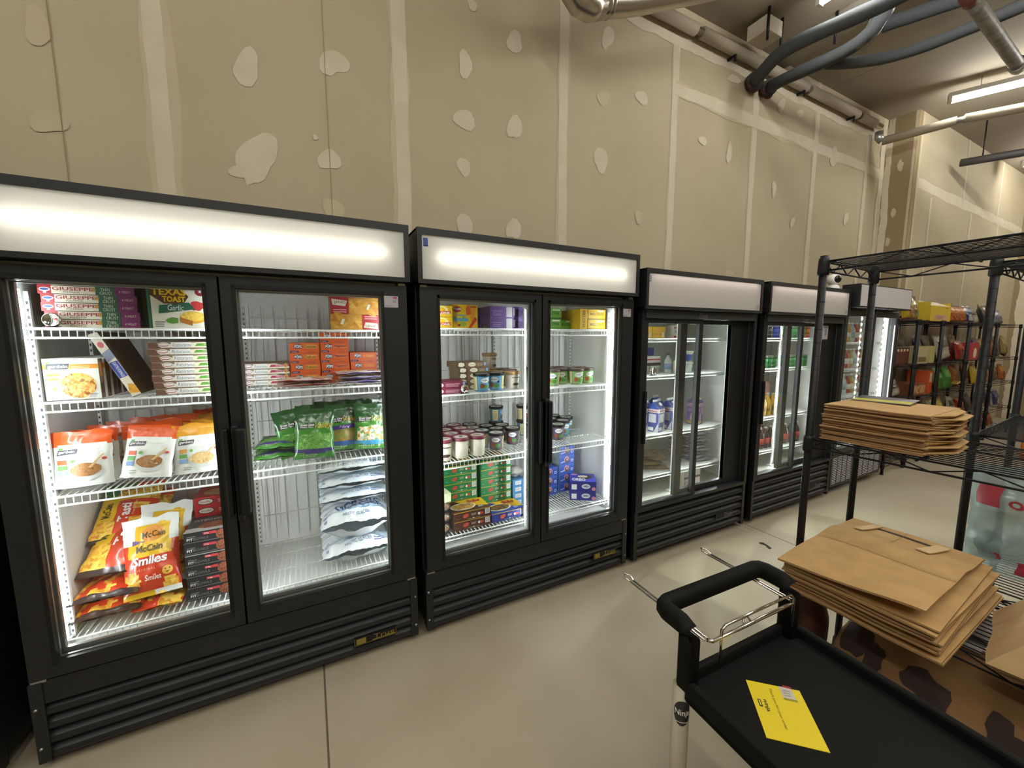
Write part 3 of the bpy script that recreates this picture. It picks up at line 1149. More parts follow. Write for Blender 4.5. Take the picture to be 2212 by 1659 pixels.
# ------------------------------------------------------------------ kinds of goods
def carton(name, w, d, h, base, front=None, top=None, left=None, right=None):
    m = MB()
    m.box((-w / 2, -d / 2, 0), (w / 2, d / 2, h), base)
    if front:
        front(Pan(m, (-w / 2, -d / 2, 0), (1, 0, 0), (0, 0, 1)), w, h)
    if top:
        top(Pan(m, (-w / 2, -d / 2, h), (1, 0, 0), (0, 1, 0)), w, d)
    if left:
        left(Pan(m, (-w / 2, d / 2, 0), (0, -1, 0), (0, 0, 1)), d, h)
    if right:
        right(Pan(m, (w / 2, -d / 2, 0), (0, 1, 0), (0, 0, 1)), d, h)
    return m.obj(name)

def pouch(name, w, h, t, paint, decor=None, seed=0, wr=.005, gusset=True, top=.93, bend=0.0, nu=26, nv=30, kw=22, flat_end=.04, taper=.05):
    """filled plastic bag standing on its bottom, printed side towards -y"""
    def T(u, v):
        e = max(0.0, math.sin(math.pi * u)) ** .55
        if v > top:
            return 0.0
        b = 1.0 if gusset else min(1, max(0, (v - flat_end) / (.22 if flat_end >= 0 else .12))) ** .6
        a = min(1, max(0, (top - v) / .35)) ** .7
        return t / 2 * e * a * b * (1.12 - .3 * v if gusset else 1)
    def surf(x, y, side=-1):
        u, v = min(1, max(0, x / w)), min(1, max(0, y / h))
        q = Vector((x * kw, y * kw, seed * 3.7 + side))
        k = (1 - abs(2 * u - 1) ** 4) * (.35 if v > top else 1)
        dz = noise.noise(q) * wr * k + noise.noise(q * 2.7) * wr * .45 * k
        xs = (u - .5) * w * (1 - taper * math.sin(math.pi * v) ** .7)
        xs += noise.noise(Vector((0, y * 25, seed + 9))) * wr * .6
        yy = side * (T(u, v) + dz + .001) + bend * (v * v)
        zz = v * h + noise.noise(Vector((x * 18, 0, seed + 5))) * wr * (1.4 if v > .9 else .0)
        return Vector((xs, yy, zz))
    def f(x, y):
        e = .002
        p = surf(x, y)
        n = (surf(x + e, y) - surf(x - e, y)).cross(surf(x, y + e) - surf(x, y - e))
        return p, (n.normalized() if n.length > 1e-12 else Vector((0, -1, 0)))
    m = MB()
    m.grid(lambda u, v: surf(u * w, v * h, -1), nu, nv, paint)
    m.grid(lambda u, v: surf(u * w, v * h, 1), nu // 2, nv // 2, (lambda u, v: paint(.5, v)) , flip=True)
    if decor:
        decor(Pan(m, f=f, eps=.0011), w, h)
    return m.obj(name)

def tub(name, rt, rb, h, body, lid, decor=None, lidh=.016, tall=0):
    o = empty(name)
    m = MB()
    m.lathe([(rb - .003, 0), (rb, .004), (rt - .002, h - lidh)], body, 26)
    if decor:
        def f(x, y):
            r = rb + (rt - rb) * y / h + .0006
            a = x / rt
            n = Vector((math.sin(a), -math.cos(a), 0))
            return n * r + Vector((0, 0, y)), n
        decor(Pan(m, f=f, eps=.0004), rt, h)
    m.obj('tub_body', o)
    m = MB()
    m.lathe([(rt, h - lidh), (rt + .002, h - lidh + .002), (rt + .0025, h - .001), (rt - .003, h), (rt - .006, h - .003), (0, h - .003)], lid[0], 26)
    if len(lid) > 1:
        p = Pan(m, (0, 0, h - .003), (1, 0, 0), (0, 1, 0))
        p.ell(0, 0, rt - .008, rt - .008, lid[1], 1, n=24)
        p.ell(rt * .1, 0, rt * .5, rt * .25, lid[2] if len(lid) > 2 else lid[0], 2, n=16, jit=.4)
    m.obj('lid', o)
    return o

def can(name, r, h, body, band=None):
    m = MB()
    m.lathe([(r * .75, 0), (r, .008), (r, h * .3)], body, 16)
    m.lathe([(r, h * .3), (r, h * .72)], band or body, 16)
    m.lathe([(r, h * .72), (r, h - .012)], body, 16)
    m.lathe([(r, h - .012), (r * .82, h - .002), (r * .82, h), (r * .76, h - .003), (0, h - .003)], ALU, 16)
    return m.obj(name)

def bottle(name, r, h, liquid, cap, label=None):
    o = empty(name)
    m = MB()
    m.lathe([(r * .8, 0), (r, .01), (r, h * .58), (r * .75, h * .72), (r * .36, h * .84), (r * .34, h * .92)], liquid, 16)
    if label:
        m.lathe([(r + .0008, h * .22), (r + .0008, h * .5)], label, 16)
    m.obj('bottle_body', o)
    m = MB()
    m.lathe([(r * .42, h * .92), (r * .42, h), (0, h)], cap, 14)
    m.obj('cap', o)
    return o

RED, DRED, CREAM, GREEN, LGREEN = flat('#a8242c'), flat('#7d1a22'), flat('#e4dfc8'), flat('#2e6b45'), flat('#5f9c3c')
PURP, ORANGE, YELL, BROWN, DBROWN = flat('#7d2f68'), flat('#de5f22'), flat('#e6bb22'), flat('#6a4a3c'), flat('#42302a')
BLUE, NAVY, CORE = flat('#2b55b0'), flat('#26356f'), flat('#b8a88c')
PIZZA = food('food pizza', ['#b5792e', '#d9a650', '#8e3a22', '#e3c47e', '#a06a30'], 90)
PASTA = food('food pasta', ['#c8832c', '#ecd08a', '#8a3f1c', '#e5a947', '#d8c07a'], 110)
NUGGET = food('food nuggets', ['#b8761f', '#d9a03c', '#c58a2c', '#e2b45c'], 45)
MEAT = food('food mince', ['#8a5a34', '#a8743e', '#6f4226', '#b98b55'], 260)
STRIPS = food('food strips', ['#c9a468', '#e2c893', '#b48a4d', '#d7b87c'], 160)
VEG = food('food vegetables', ['#dfe3cf', '#5f8f3a', '#e08a34', '#eef0e0', '#3f6d2c'], 80)
BROC = food('food broccoli', ['#4f8a34', '#6fa648', '#396d28', '#86b65a'], 120)
FRIES = food('food fries', ['#e6b53c', '#f0cd62', '#d99a2a', '#c77f22'], 55, coat=.5)
OVAL = lambda p, x, y, rx, ry, l=2: (p.ell(x, y, rx * 1.12, ry * 1.25, WHITE, l), p.ell(x, y, rx, ry * .8, flat('#b0303a'), l + 1), p.ell(x, y + ry * .1, rx * .9, ry * .5, WHITE, l + 2))

# ---- cartons
def fr(p, w, h):
    p.rect(0, 0, w * .135, h, RED)
    p.ell(w * .07, h * .55, w * .055, h * .24, WHITE, 2)
    p.ell(w * .07, h * .57, w * .045, h * .14, flat('#3c57a0'), 3)
    p.rect(w * .055, h * .12, w * .085, h * .3, WHITE, 2)
    p.rect(w * .135, h * .08, w * .6, h, CREAM)
    p.text('GIUSEPPE', w * .145, h * .46, w * .56, h * .88, flat('#a83038'), 2, bold=.02)
    p.text('PIZZERIA', w * .25, h * .2, w * .42, h * .38, DBROWN, 2)
    p.ell(w * .565, h * .65, w * .022, h * .26, PIZZA, 3)
    p.rect(w * .58, 0, w * .79, h, flat('#2f5c46'), 2)
    p.text('THIN', w * .635, h * .55, w * .735, h * .92, CREAM, 3)
    p.text('CRUST', w * .625, h * .12, w * .76, h * .48, CREAM, 3)
    p.poly([(w * .79, 0), (w, 0), (w, h), (w * .78, h)], PURP, 2)
    p.text('4 MEAT', w * .83, h * .38, w * .96, h * .68, CREAM, 3)
box = Proto(carton('pizza_box', .264, .264, .0305, flat('#47302c'), fr))
for i in range(6):
    box.put((-.092 + .004 * (i % 2) - .002 * i, .30, 1.610 + i * .0308), .0, f'red and purple pizza box, {ordn(i, 6)} in the stack of six', 'red and purple pizza boxes')
def fr(p, w, h):
    p.rect(0, 0, w * .04, h, GREEN)
    p.rect(w * .06, 0, w, h, flat('#e8e4d2'))
    p.poly([(w * .05, h * .97), (w * .6, h * .97), (w * .72, h * .78), (w * .62, h * .6), (w * .28, h * .6), (w * .05, h * .8)], flat('#5b3320'), 2)
    p.text('TEXAS', w * .08, h * .8, w * .68, h * .96, YELL, 4, bold=.035)
    p.text('TOAST', w * .26, h * .64, w * .66, h * .78, YELL, 4, bold=.035)
    p.poly([(w * .18, h * .36), (w * .82, h * .48), (w * .72, h * .64), (w * .2, h * .56)], flat('#1d5c48'), 5)
    p.text('Garlic', w * .34, h * .44, w * .62, h * .58, WHITE, 6, shear=.2)
    p.ell(w * .85, h * .56, w * .12, h * .12, flat('#c03c3c'), 2, jit=.3)
    p.ell(w * .78, h * .28, w * .24, h * .15, flat('#d9a035'), 3)
    p.ell(w * .78, h * .31, w * .22, h * .12, food('toast', ['#e8bf4a', '#efd06a', '#cfa033'], 150), 4)
    p.poly([(w * .54, h * .28), (w * .54, h * .16), (w * .75, h * .08), (w * .76, h * .2)], flat('#b06f26'), 5)
    p.ell(w * .4, h * .2, w * .12, h * .07, flat('#5c8f3c'), 4, n=8, jit=.5)
    p.ell(w * .93, h * .9, w * .09, h * .1, flat('#8a2344'), 5)
    p.text('1', w * .91, h * .88, w * .95, h * .97, WHITE, 6)
    p.lines(w * .1, h * .05, w * .3, h * .2, 3, GREY, 3)
carton('toast_box', .182, .24, .166, flat('#1e4a3a'), fr).location = (.163, .27, 1.610)
tag(bpy.data.objects['toast_box'], label='upright white garlic toast box with yellow lettering beside the red pizza boxes', cat='box')
m = MB()
m.box((-.012, -.1, 0), (.012, .1, .16), flat('#20352c'))
m.obj('carton', loc=(.056, .30, 1.610), label='narrow dark green carton between the pizza stack and the toast box', cat='box')

def thermo(loc, label, r=.025, rot=0):
    o = empty('dial_thermometer', loc, rot, label, 'thermometer')
    m = MB()
    R = Matrix.Translation((0, 0, r + .003)) @ Matrix.Rotation(math.radians(90), 4, 'X')
    m.lathe([(r * .9, -.008), (r, -.004), (r, .004), (r * .9, .009), (r * .84, .006)], CHROME, 26, R)
    m.obj('case', o)
    m = MB()
    m.lathe([(r * .85, .0055), (0, .0056)], mat('dial face', '#cfcfca', .3), 26, R)
    p = Pan(m, (0, -.0058, r + .003), (1, 0, 0), (0, 0, 1))
    p.poly([(r * .2, r * .25), (r * .6, r * .25), (r * .66, -.1 * r), (r * .3, 0)], flat('#b04038'))
    p.poly([(-r * .3, -.35 * r), (.0, -.05 * r), (-.02 * r, .08 * r)], BLACK, 2)
    p.lines(-r * .5, -r * .5, r * .3, -r * .3, 2, BLACK, 1)
    m.obj('dial', o)
    m = MB()
    m.box((-r * .8, -.012, 0), (r * .8, .012, .004), BLK2)
    m.obj('stand', o)
thermo((-.195, .143, 1.611), 'round steel dial thermometer in front of the red pizza boxes')

def fr(p, w, h):
    p.rect(0, 0, w, h, flat('#dfe0d8'))
    p.rect(0, h * .75, w, h * .86, flat('#dd9436'), 2)
    p.poly([(w * .05, h * .74), (w * .44, h * .74), (w * .48, h * .88), (w * .07, h * .88)], flat('#3b3d45'), 3)
    p.text('gardein', w * .09, h * .755, w * .44, h * .85, WHITE, 4, bold=.02)
    p.poly([(w * .04, h * .88), (w * .14, h * .89), (w * .14, h * .93), (w * .06, h * .92)], LGREEN, 3)
    p.rect(w * .06, h * .57, w * .27, h * .64, flat('#d98a34'), 2)
    p.rect(w * .06, h * .47, w * .27, h * .54, flat('#77a93c'), 2)
    p.rect(w * .14, h * .22, w * .2, h * .31, flat('#8cbf3c'), 2)
    p.ell(w * .62, h * .33, w * .35, h * .34, flat('#d9d5c4'), 2, n=26)
    p.ell(w * .6, h * .34, w * .33, h * .31, PASTA, 3, n=26)
    p.lines(w * .78, h * .05, w * .96, h * .15, 3, flat('#8494b8'), 3)
    p.lines(w * .5, h * .77, w * .95, h * .84, 2, flat('#f2d9a4'), 3)
def rt(p, d, h):
    p.rect(0, 0, d, h * .98, flat('#7a6450'))
    p.ell(d * .5, h * .25, d * .4, h * .15, flat('#4a362a'), 2)
    p.rect(d * .2, h * .55, d * .8, h * .9, flat('#c07a34'), 2)
box = Proto(carton('pasta_bowl_box', .15, .034, .155, flat('#d8d8d0'), fr, right=rt))
for i in range(7):
    box.put((-.172 + .002 * (i % 3), .187 + i * .05, 1.3425), 0, f'white frozen pasta bowl box, {nth(i)} from the front of its row', 'pasta bowl boxes in a row')

def fr(p, w, h):
    p.rect(0, 0, w, h, flat('#d9d2bd'))
    p.ell(w * .5, h * .82, w * .3, h * .045, flat('#c4636a'), 2)
    p.rect(w * .05, h * .3, w * .95, h * .55, flat('#3e4a9a'), 2)
    p.text('QUATTRO FORMAGGI', w * .3, h * .31, w * .7, h * .54, WHITE, 3, rot=-90)
    p.poly([(0, h * .06), (w, h * .02), (w, h * .16), (w * .4, h * .2)], NUGGET, 2)
    p.poly([(0, h * .56), (w, h * .6), (w, h * .74), (0, h * .7)], flat('#8a90a8'), 2)
WOOD = mat('dark wood print', '#5c4636', .5, var='#493628', vscale=30)
o = carton('pizza_box', .03, .262, .268, WOOD, fr)
tag(o, (-.0, .32, 1.346), (0, math.radians(-24), 0), 'brown pizza box standing on edge and leaning left against the pasta boxes', 'box')

def rist(band, name):
    def fr(p, w, h):
        p.poly([(0, h * .05), (w * .3, h * .12), (w, h * .05), (w, h * .5), (w * .75, h * .95), (w * .2, h * .6), (0, h * .95)], CREAM)
        p.poly([(0, h * .0), (w * .12, 0), (w * .2, h * .25), (w * .1, h * .8), (0, h * .9)], BROWN, 2)
        OVAL(p, w * .2, h * .5, w * .065, h * .3, 3)
        p.poly([(w * .3, h * .1), (w * .54, h * .1), (w * .56, h * .9), (w * .29, h * .9)], WHITE, 3)
        p.text('Ristorante', w * .31, h * .25, w * .55, h * .78, GREY, 4, shear=.2)
        p.poly([(w * .6, h * .3), (w, h * .4), (w, h * .78), (w * .63, h * .72)], band, 3)
        p.text(name, w * .72, h * .45, w * .92, h * .68, CREAM, 4)
        p.poly([(w * .8, h * .8), (w, h * .9), (w, h), (w * .7, h)], DBROWN, 3)
        p.ell(w * .93, h * .6, w * .045, h * .38, PIZZA, 5)
    return fr
box = Proto(carton('pizza_box', .25, .25, .0268, flat('#8d7560'), rist(flat('#5f9a3c'), 'MARGHERITA')))
for i in range(8):
    box.put((.185 + (.004, .0, -.003, .002)[i % 4] - .0012 * i, .30, 1.341 + i * .0272), (i % 3 - 1) * .012, f'thin brown and green pizza box, {ordn(i, 8)} in the stack of eight', 'brown and green pizza boxes')
box = Proto(carton('pizza_box', .25, .25, .0268, flat('#9d8a72'), rist(flat('#a82a58'), 'PEPPERONI')))
for i in range(4):
    box.put((.428, .475, 1.341 + i * .0272), 0, f'thin brown and magenta pizza box, {ordn(i, 4)} in its stack of four', 'brown and magenta pizza boxes', scale=(.86, .86, 1))

def fr(p, w, h):
    p.rect(0, 0, w * .37, h, flat('#a3262f'))
    p.poly([(w * .05, h * .55), (w * .3, h * .48), (w * .34, h * .82), (w * .03, h * .92)], CREAM, 2)
    p.text('JANES', w * .08, h * .6, w * .31, h * .8, flat('#4a4628'), 3)
    p.lines(w * .06, h * .1, w * .34, h * .36, 2, flat('#dba8a8'), 2, ragged=.1)
    p.rect(w * .37, 0, w, h, flat('#c8923c'), 1)
    for i, (x, y, r) in enumerate(((.48, .4, .12), (.7, .5, .14), (.9, .55, .13), (.58, .85, .1), (.85, .15, .12), (.45, .9, .09))):
        p.ell(w * x, min(h * y, h - .02), w * r * .85, h * r * 2.2 if y < .8 else h * .14, NUGGET, 2 + i, jit=.2, seed=i)
    p.poly([(w * .72, h * .3), (w * .77, h * .28), (w * .82, h * .62), (w * .76, h * .64)], CREAM, 9)
box = Proto(carton('nugget_box', .226, .14, .078, flat('#8e7a58'), fr))
for i in range(3):
    o = box.put((.841, .275, 1.610 + i * .079 + (.078 if i == 0 else 0)), (0, math.pi if i == 0 else 0, 0), f'red and gold chicken nugget box, {ordn(i, 3)} of three on the top shelf', 'red chicken nugget boxes')

def pops(name, col):
    def fr(p, w, h):
        p.rect(0, 0, w, h * .04, flat('#a94a1c'), 2)
        p.rect(0, h * .3, w, h * .32, flat('#b34f1e'), 2)
        p.text('POPS', w * .17, h * .5, w * .4, h * .78, WHITE, 4, bold=.03)
        p.poly([(w * .16, h * .46), (w * .41, h * .44), (w * .4, h * .84), (w * .3, h * .92), (w * .15, h * .82)], flat('#3f4460'), 2)
        p.lines(w * .2, h * .8, w * .34, h * .86, 1, WHITE, 3)
        p.text(name, w * .5, h * .5, w * .9, h * .8, col[0], 4, bold=.02)
        p.rect(w * .48, h * .46, w * .92, h * .84, col[1], 2)
        p.rect(w * .03, h * .07, w * .3, h * .24, flat('#3a3260'), 3)
        p.lines(w * .07, h * .1, w * .28, h * .2, 2, flat('#b8a8c8'), 4)
        p.lines(w * .62, h * .08, w * .92, h * .2, 1, flat('#7a5a6a'), 4)
    return fr
OB = flat('#cf5a22')
fl = (('Deluxe', (flat('#5e5a2c'), flat('#d79a4c')), .606, 4, 'cream lettered'), ('Pepperoni', (flat('#3c2c52'), flat('#d8703e')), .746, 5, 'purple lettered'), ('3 Cheese', (flat('#e0a03c'), flat('#d4652c')), .887, 3, 'yellow lettered'))
for nm, c, x, n, word in fl:
    box = Proto(carton('snack_box', .135, .19, .0515, OB, pops(nm, c)))
    for i in range(n):
        box.put((x + .002 * (i % 2), .45, 1.341 + i * .0519), 0, f'{word} orange pizza snack box, {ordn(i, n)} of its column of {("three", "four", "five")[n - 3]}', 'orange pizza snack boxes')

# ---- bags
WP = flat('#dedfda', .3, .4)
OR, YO = flat('#d9551c', .3, .5), flat('#d9982c', .3, .5)
def gard(fd, tagcol):
    def dec(p, w, h):
        p.poly([(w * .1, h * .58), (w * .42, h * .6), (w * .44, h * .68), (w * .12, h * .67)], flat('#3c3a4a'), 2)
        p.text('gardein', w * .13, h * .60, w * .41, h * .665, WHITE, 3, bold=.02)
        p.poly([(w * .12, h * .68), (w * .2, h * .68), (w * .2, h * .71), (w * .14, h * .71)], LGREEN, 2)
        p.text('beefless ground' if fd is MEAT else 'chick\'n strips', w * .48, h * .62, w * .8, h * .66, flat('#b8b4b0'), 2)
        p.ell(w * .58, h * .26, w * .28, h * .16, flat('#c9c9c4'), 2, n=22)
        p.ell(w * .58, h * .3, w * .25, h * .12, fd, 3, n=22, jit=.06)
        p.poly([(w * .62, h * .34), (w * .86, h * .56), (w * .89, h * .55), (w * .66, h * .32)], flat('#c9a878'), 4)
        p.ell(w * .88, h * .47, w * .04, h * .025, flat('#c04a3c'), 3)
        for k, c in enumerate((tagcol, flat('#5f9a4a'), flat('#7f9cc8'))):
            p.rect(w * .12, h * (.42 - .1 * k), w * .28, h * (.5 - .1 * k), c, 2)
        p.ell(w * .37, h * .46, w * .04, h * .03, LGREEN, 2, n=7, jit=.6)
        p.lines(w * .2, h * .08, w * .4, h * .16, 2, flat('#9aa28c'), 2)
    return dec
def gp(top):
    return lambda u, v: top if v > .74 + .03 * math.sin(u * 3) else WP
bg = [Proto(pouch('frozen_food_bag', .19, .215, .05, gp(OR), gard(MEAT, flat('#c9582c')), seed=k, wr=.006)) for k in (1, 2)]
G = 'orange and white meatless ground bags'
bg[0].put((-.182, .187, 1.0), (math.radians(-8), 0, .03), 'orange-topped white bag at the front left corner of the third shelf', G, scale=(.94, 1, 1))
bg[1].put((.0, .187, 1.003), (math.radians(-16), math.radians(6), -.12), 'orange-topped white bag tilted right, in the middle of the front row', G, scale=(.9, 1, 1))
spots = [(-.19, .25, 'just behind the front left bag'), (-.03, .255, 'just behind the tilted front bag'), (-.17, .315, 'third in the left column'), (.0, .32, 'third in the middle column'), (-.13, .385, 'fourth in the left column'), (.04, .39, 'fourth in the middle column'), (-.07, .46, 'second last in the left column'), (.07, .47, 'second last in the middle column')]
for k, (x, y, w) in enumerate(spots):
    dup(bg[k % 2].o, (x + .02, y + .008 + .006 * (k // 2), .993), (math.radians(-7), math.radians((k * 37 % 5) - 2), .05 * ((k * 13 % 5) - 2)), f'orange-topped white bag {w} of its shelf', G, scale=(.84, .82, 1))
yb = Proto(pouch('frozen_food_bag', .19, .21, .05, gp(YO), gard(STRIPS, flat('#c98a34')), seed=4, wr=.006))
G = 'yellow and white meatless strip bags'
yb.put((.175, .205, .993), (math.radians(-9), 0, .05), 'yellow-topped white bag at the front beside the door frame', G, scale=(.92, 1, 1))
for x, y, w in ((.19, .275, 'second'), (.2, .345, 'third'), (.2, .415, 'fourth'), (.2, .485, 'fifth')):
    dup(yb.o, (x, y, .993), (math.radians(-6), 0, -.04), f'yellow-topped white bag, {w} from the front by the door frame', G, scale=(.84, .85, 1))
o = pouch('frozen_food_bag', .19, .225, .05, lambda u, v: WP if v < .74 else (flat('#b8401c', .3, .5) if u < .45 else YO), None, seed=6)
tag(o, (.19, .56, .993), 0, 'tall bag with a red and yellow top at the back of the third shelf', 'bag')

# large potato bags on the floor rack
RO = flat('#c23a1c', .28, .6)
YB = flat('#e2b420', .28, .6)
GB = flat('#2f6a3a', .28, .6)
DK = flat('#30221e', .28, .6)
def tasti(u, v):
    if v < .07:
        return DK
    if v > .9:
        return GB if u < .5 else RO
    if v > .72:
        return GB if u < .28 else FRIES
    if v > .62:
        return FRIES if u > .35 else YB
    if u < .33 and v > .3:
        return YB
    if u < .4 and v < .3:
        return FRIES
    return FRIES if (.62 < u < .9 and (.2 < v < .32 or .48 < v < .58)) else RO
def dec(p, w, h):
    p.text('McCain', w * .1, h * .36, w * .26, h * .6, flat('#4a4010'), 2, rot=90, bold=.03)
    p.text('Tasti', w * .42, h * .26, w * .6, h * .56, WHITE, 2, rot=90, bold=.03)
    p.text('Superfries', w * .63, h * .36, w * .68, h * .6, flat('#f0c8b0'), 2, rot=90)
pot = Proto(pouch('potato_bag', .27, .42, .10, tasti, dec, seed=11, gusset=False, wr=.012, top=.95, kw=14))
G = 'red and yellow frozen potato bags'
pot.put((-.155, .225, .60), (math.radians(-57), 0, -.12), 'big red and yellow fries bag with white lettering, leaning on top of the left pile', G, scale=(.86, .8, 1))
dup(pot.o, (-.16, .34, .69), (math.radians(-52), 0, -.05), 'red and green fries bag leaning against the back at the left', G, scale=(.8, .6, .72))
def red2(u, v):
    return DK if v < .09 or v > .93 else (FRIES if noise.noise(Vector((u * 5, v * 6, 3))) > .05 else RO)
fl2 = Proto(pouch('potato_bag', .27, .38, .075, red2, None, seed=13, gusset=False, wr=.012, top=.95, kw=14))
fl2.put((-.165, .16, .458), (math.radians(-90), 0, .02), 'red fries bag lying flat at the very bottom of the left pile', G, scale=(.82, .9, .8))
dup(fl2.o, (-.165, .16, .53), (math.radians(-90), 0, -.02), 'red fries bag lying flat, second from bottom of the left pile', G, scale=(.82, .9, .8))
def smil(u, v):
    if v > .66:
        return WP if v > .90 or u < .22 or u > .85 else YB
    if v > .5:
        return YB if .12 < u < .9 else RO
    if v < .08:
        return WP if u > .55 else YB
    if (u - .18) ** 2 + ((v - .22) * 1.3) ** 2 < .022 or (u - .84) ** 2 + ((v - .1) * 1.3) ** 2 < .02:
        return FRIES
    return RO
def dec(p, w, h):
    p.ell(w * .55, h * .78, w * .2, h * .1, flat('#d98a2c', .3, .5), 2)
    p.text('McCain', w * .38, h * .73, w * .78, h * .81, flat('#4a3a10'), 3, bold=.02)
    p.text('McCain', w * .28, h * .56, w * .74, h * .645, flat('#4a3a10'), 3, bold=.03)
    p.poly([(w * .2, h * .66), (w * .45, h * .69), (w * .2, h * .72)], flat('#5a2c6a'), 3)
    p.text('Smiles', w * .2, h * .4, w * .8, h * .51, WHITE, 3, bold=.03, shear=.1)
    p.text('O R I G I N A L', w * .26, h * .33, w * .62, h * .36, flat('#f0c090'), 3)
    p.text('Smiles', w * .42, h * .2, w * .7, h * .27, flat('#f2d8c8'), 3, bold=.02, shear=.1)
    p.ell(w * .8, h * .28, w * .085, h * .055, flat('#e0a83c', .4), 3)
    for q in (.77, .83):
        p.ell(w * q, h * .295, w * .012, h * .01, DBROWN, 4, n=8)
    p.poly([(w * .755, h * .272), (w * .8, h * .25), (w * .845, h * .272), (w * .8, h * .26)], DBROWN, 4)
sm = Proto(pouch('potato_bag', .235, .38, .09, smil, dec, seed=17, gusset=False, wr=.009, top=.9, kw=16))
sm.put((-.018, .19, .485), (math.radians(-22), math.radians(-4), -.03), 'red and yellow potato smiles bag with a white top, front of the bottom rack', G, scale=(.84, .8, .86))
dup(sm.o, (-.01, .28, .485), (math.radians(-20), math.radians(3), .03), 'white-topped potato smiles bag right behind the front one', G, scale=(.8, .7, .92))
fl3 = Proto(pouch('potato_bag', .17, .24, .04, lambda u, v: FRIES if noise.noise(Vector((u * 4, v * 4, 8))) > -.05 else RO, None, seed=19, gusset=False, wr=.01, top=.95))
fl3.put((-.005, .16, .443), (math.radians(-90), 0, -.03), 'yellow and red potato bag lying flat under the smiles bag', G)

def fr(p, w, h):
    p.rect(0, 0, w, h * .98, flat('#1d1c1e'))
    p.text('FIT', w * .06, h * .3, w * .18, h * .52, WHITE, 3, bold=.02)
    p.text('BOWLS', w * .19, h * .3, w * .5, h * .52, GREY, 3)
    p.lines(w * .06, h * .6, w * .3, h * .75, 1, GREY, 2)
    p.rect(w * .4, h * .66, w * .68, h * .88, flat('#b0343c'), 2)
    p.text('24g', w * .42, h * .7, w * .52, h * .84, WHITE, 3)
    p.ell(w * .82, h * .5, w * .16, h * .46, food('food chili', ['#5a2c1e', '#8a4a30', '#3c2018', '#a86a44'], 150), 2)
    p.rect(0, h * .1, w, h * .14, GREY, 2)
def tp(p, w, d):
    p.rect(0, 0, w, d, flat('#2b2a2c'))
    p.poly([(0, 0), (w, 0), (w, d * .35), (0, d * .25)], flat('#a09c98'), 2)
    p.ell(w * .6, d * .35, w * .36, d * .2, food('food chili', ['#5a2c1e', '#8a4a30'], 150), 3)
    p.text('FITBOWLS', w * .1, d * .68, w * .8, d * .8, flat('#b8b4b0'), 3)
box = Proto(carton('meal_box', .172, .17, .051, flat('#1d1c1e'), fr, tp))
for i in range(6):
    box.put((.178 + .003 * (i % 2), .28 + (.01 if i > 3 else 0), .4135 + i * .0515), 0, f'black bowl meal box, {ordn(i, 6)} in the front stack', 'black bowl meal boxes')
def fr(p, w, h):
    p.ell(w * .25, h * .5, w * .18, h * .36, BLACK, 2)
    p.ell(w * .25, h * .5, w * .16, h * .28, flat('#c8b8a8'), 3)
    p.text('Stouffer', w * .13, h * .4, w * .37, h * .6, BLACK, 4, shear=.2)
    p.lines(w * .52, h * .3, w * .95, h * .75, 2, flat('#e0a8a0'), 2)
def tp(p, w, d):
    p.ell(w * .55, d * .4, w * .4, d * .3, food('food lasagna', ['#c89a64', '#a8603a', '#dcb888'], 90), 2)
box = Proto(carton('meal_box', .18, .16, .044, flat('#a81f28'), fr, tp))
for i in range(9):
    box.put((.19, .47, .4135 + i * .0445), .01 * (i % 2), f'red dinner box, {ordn(i, 9)} in the stack behind the black boxes', 'red dinner boxes')
for i in range(6):
    dup(box.o, (.0, .52, .4135 + i * .0445), .02, f'red dinner box, {ordn(i, 6)} in the low stack behind the smiles', 'red dinner boxes')

# flat bread packs in front of the orange boxes
def bread(c1, name, seed):
    pr = lambda u, v: c1 if (v < .08 or abs(v - .2) < .03 + .02 * math.sin(9 * u)) else (food('food bread', ['#c89660', '#d8b080', '#b8804a'], 90) if .3 < v < .85 and .1 < u < .9 else flat('#d8d2cc', .3, .4))
    return pouch(name, .24, .18, .018, pr, None, seed=seed, gusset=False, wr=.006, top=.95)
for k, (x, y, z, c, w, r) in enumerate(((.60, .155, 1.353, '#9c3a30', 'lower red-striped flatbread pack lying at the shelf front', .02), (.602, .16, 1.375, '#a04438', 'upper red-striped flatbread pack lying at the shelf front', -.05), (.855, .155, 1.355, '#5a3f8a', 'lower purple-striped flatbread pack lying at the right shelf front', .03), (.862, .16, 1.376, '#57408c', 'middle purple-striped flatbread pack at the right shelf front', -.04), (.86, .165, 1.399, '#4d3a86', 'topmost purple-striped flatbread pack at the right shelf front', .05))):
    tag(bread(flat(c, .3, .4), 'flatbread_pack', 30 + k), (x, y, z), (math.radians(-90), 0, r), w, 'bread', 'flatbread packs')

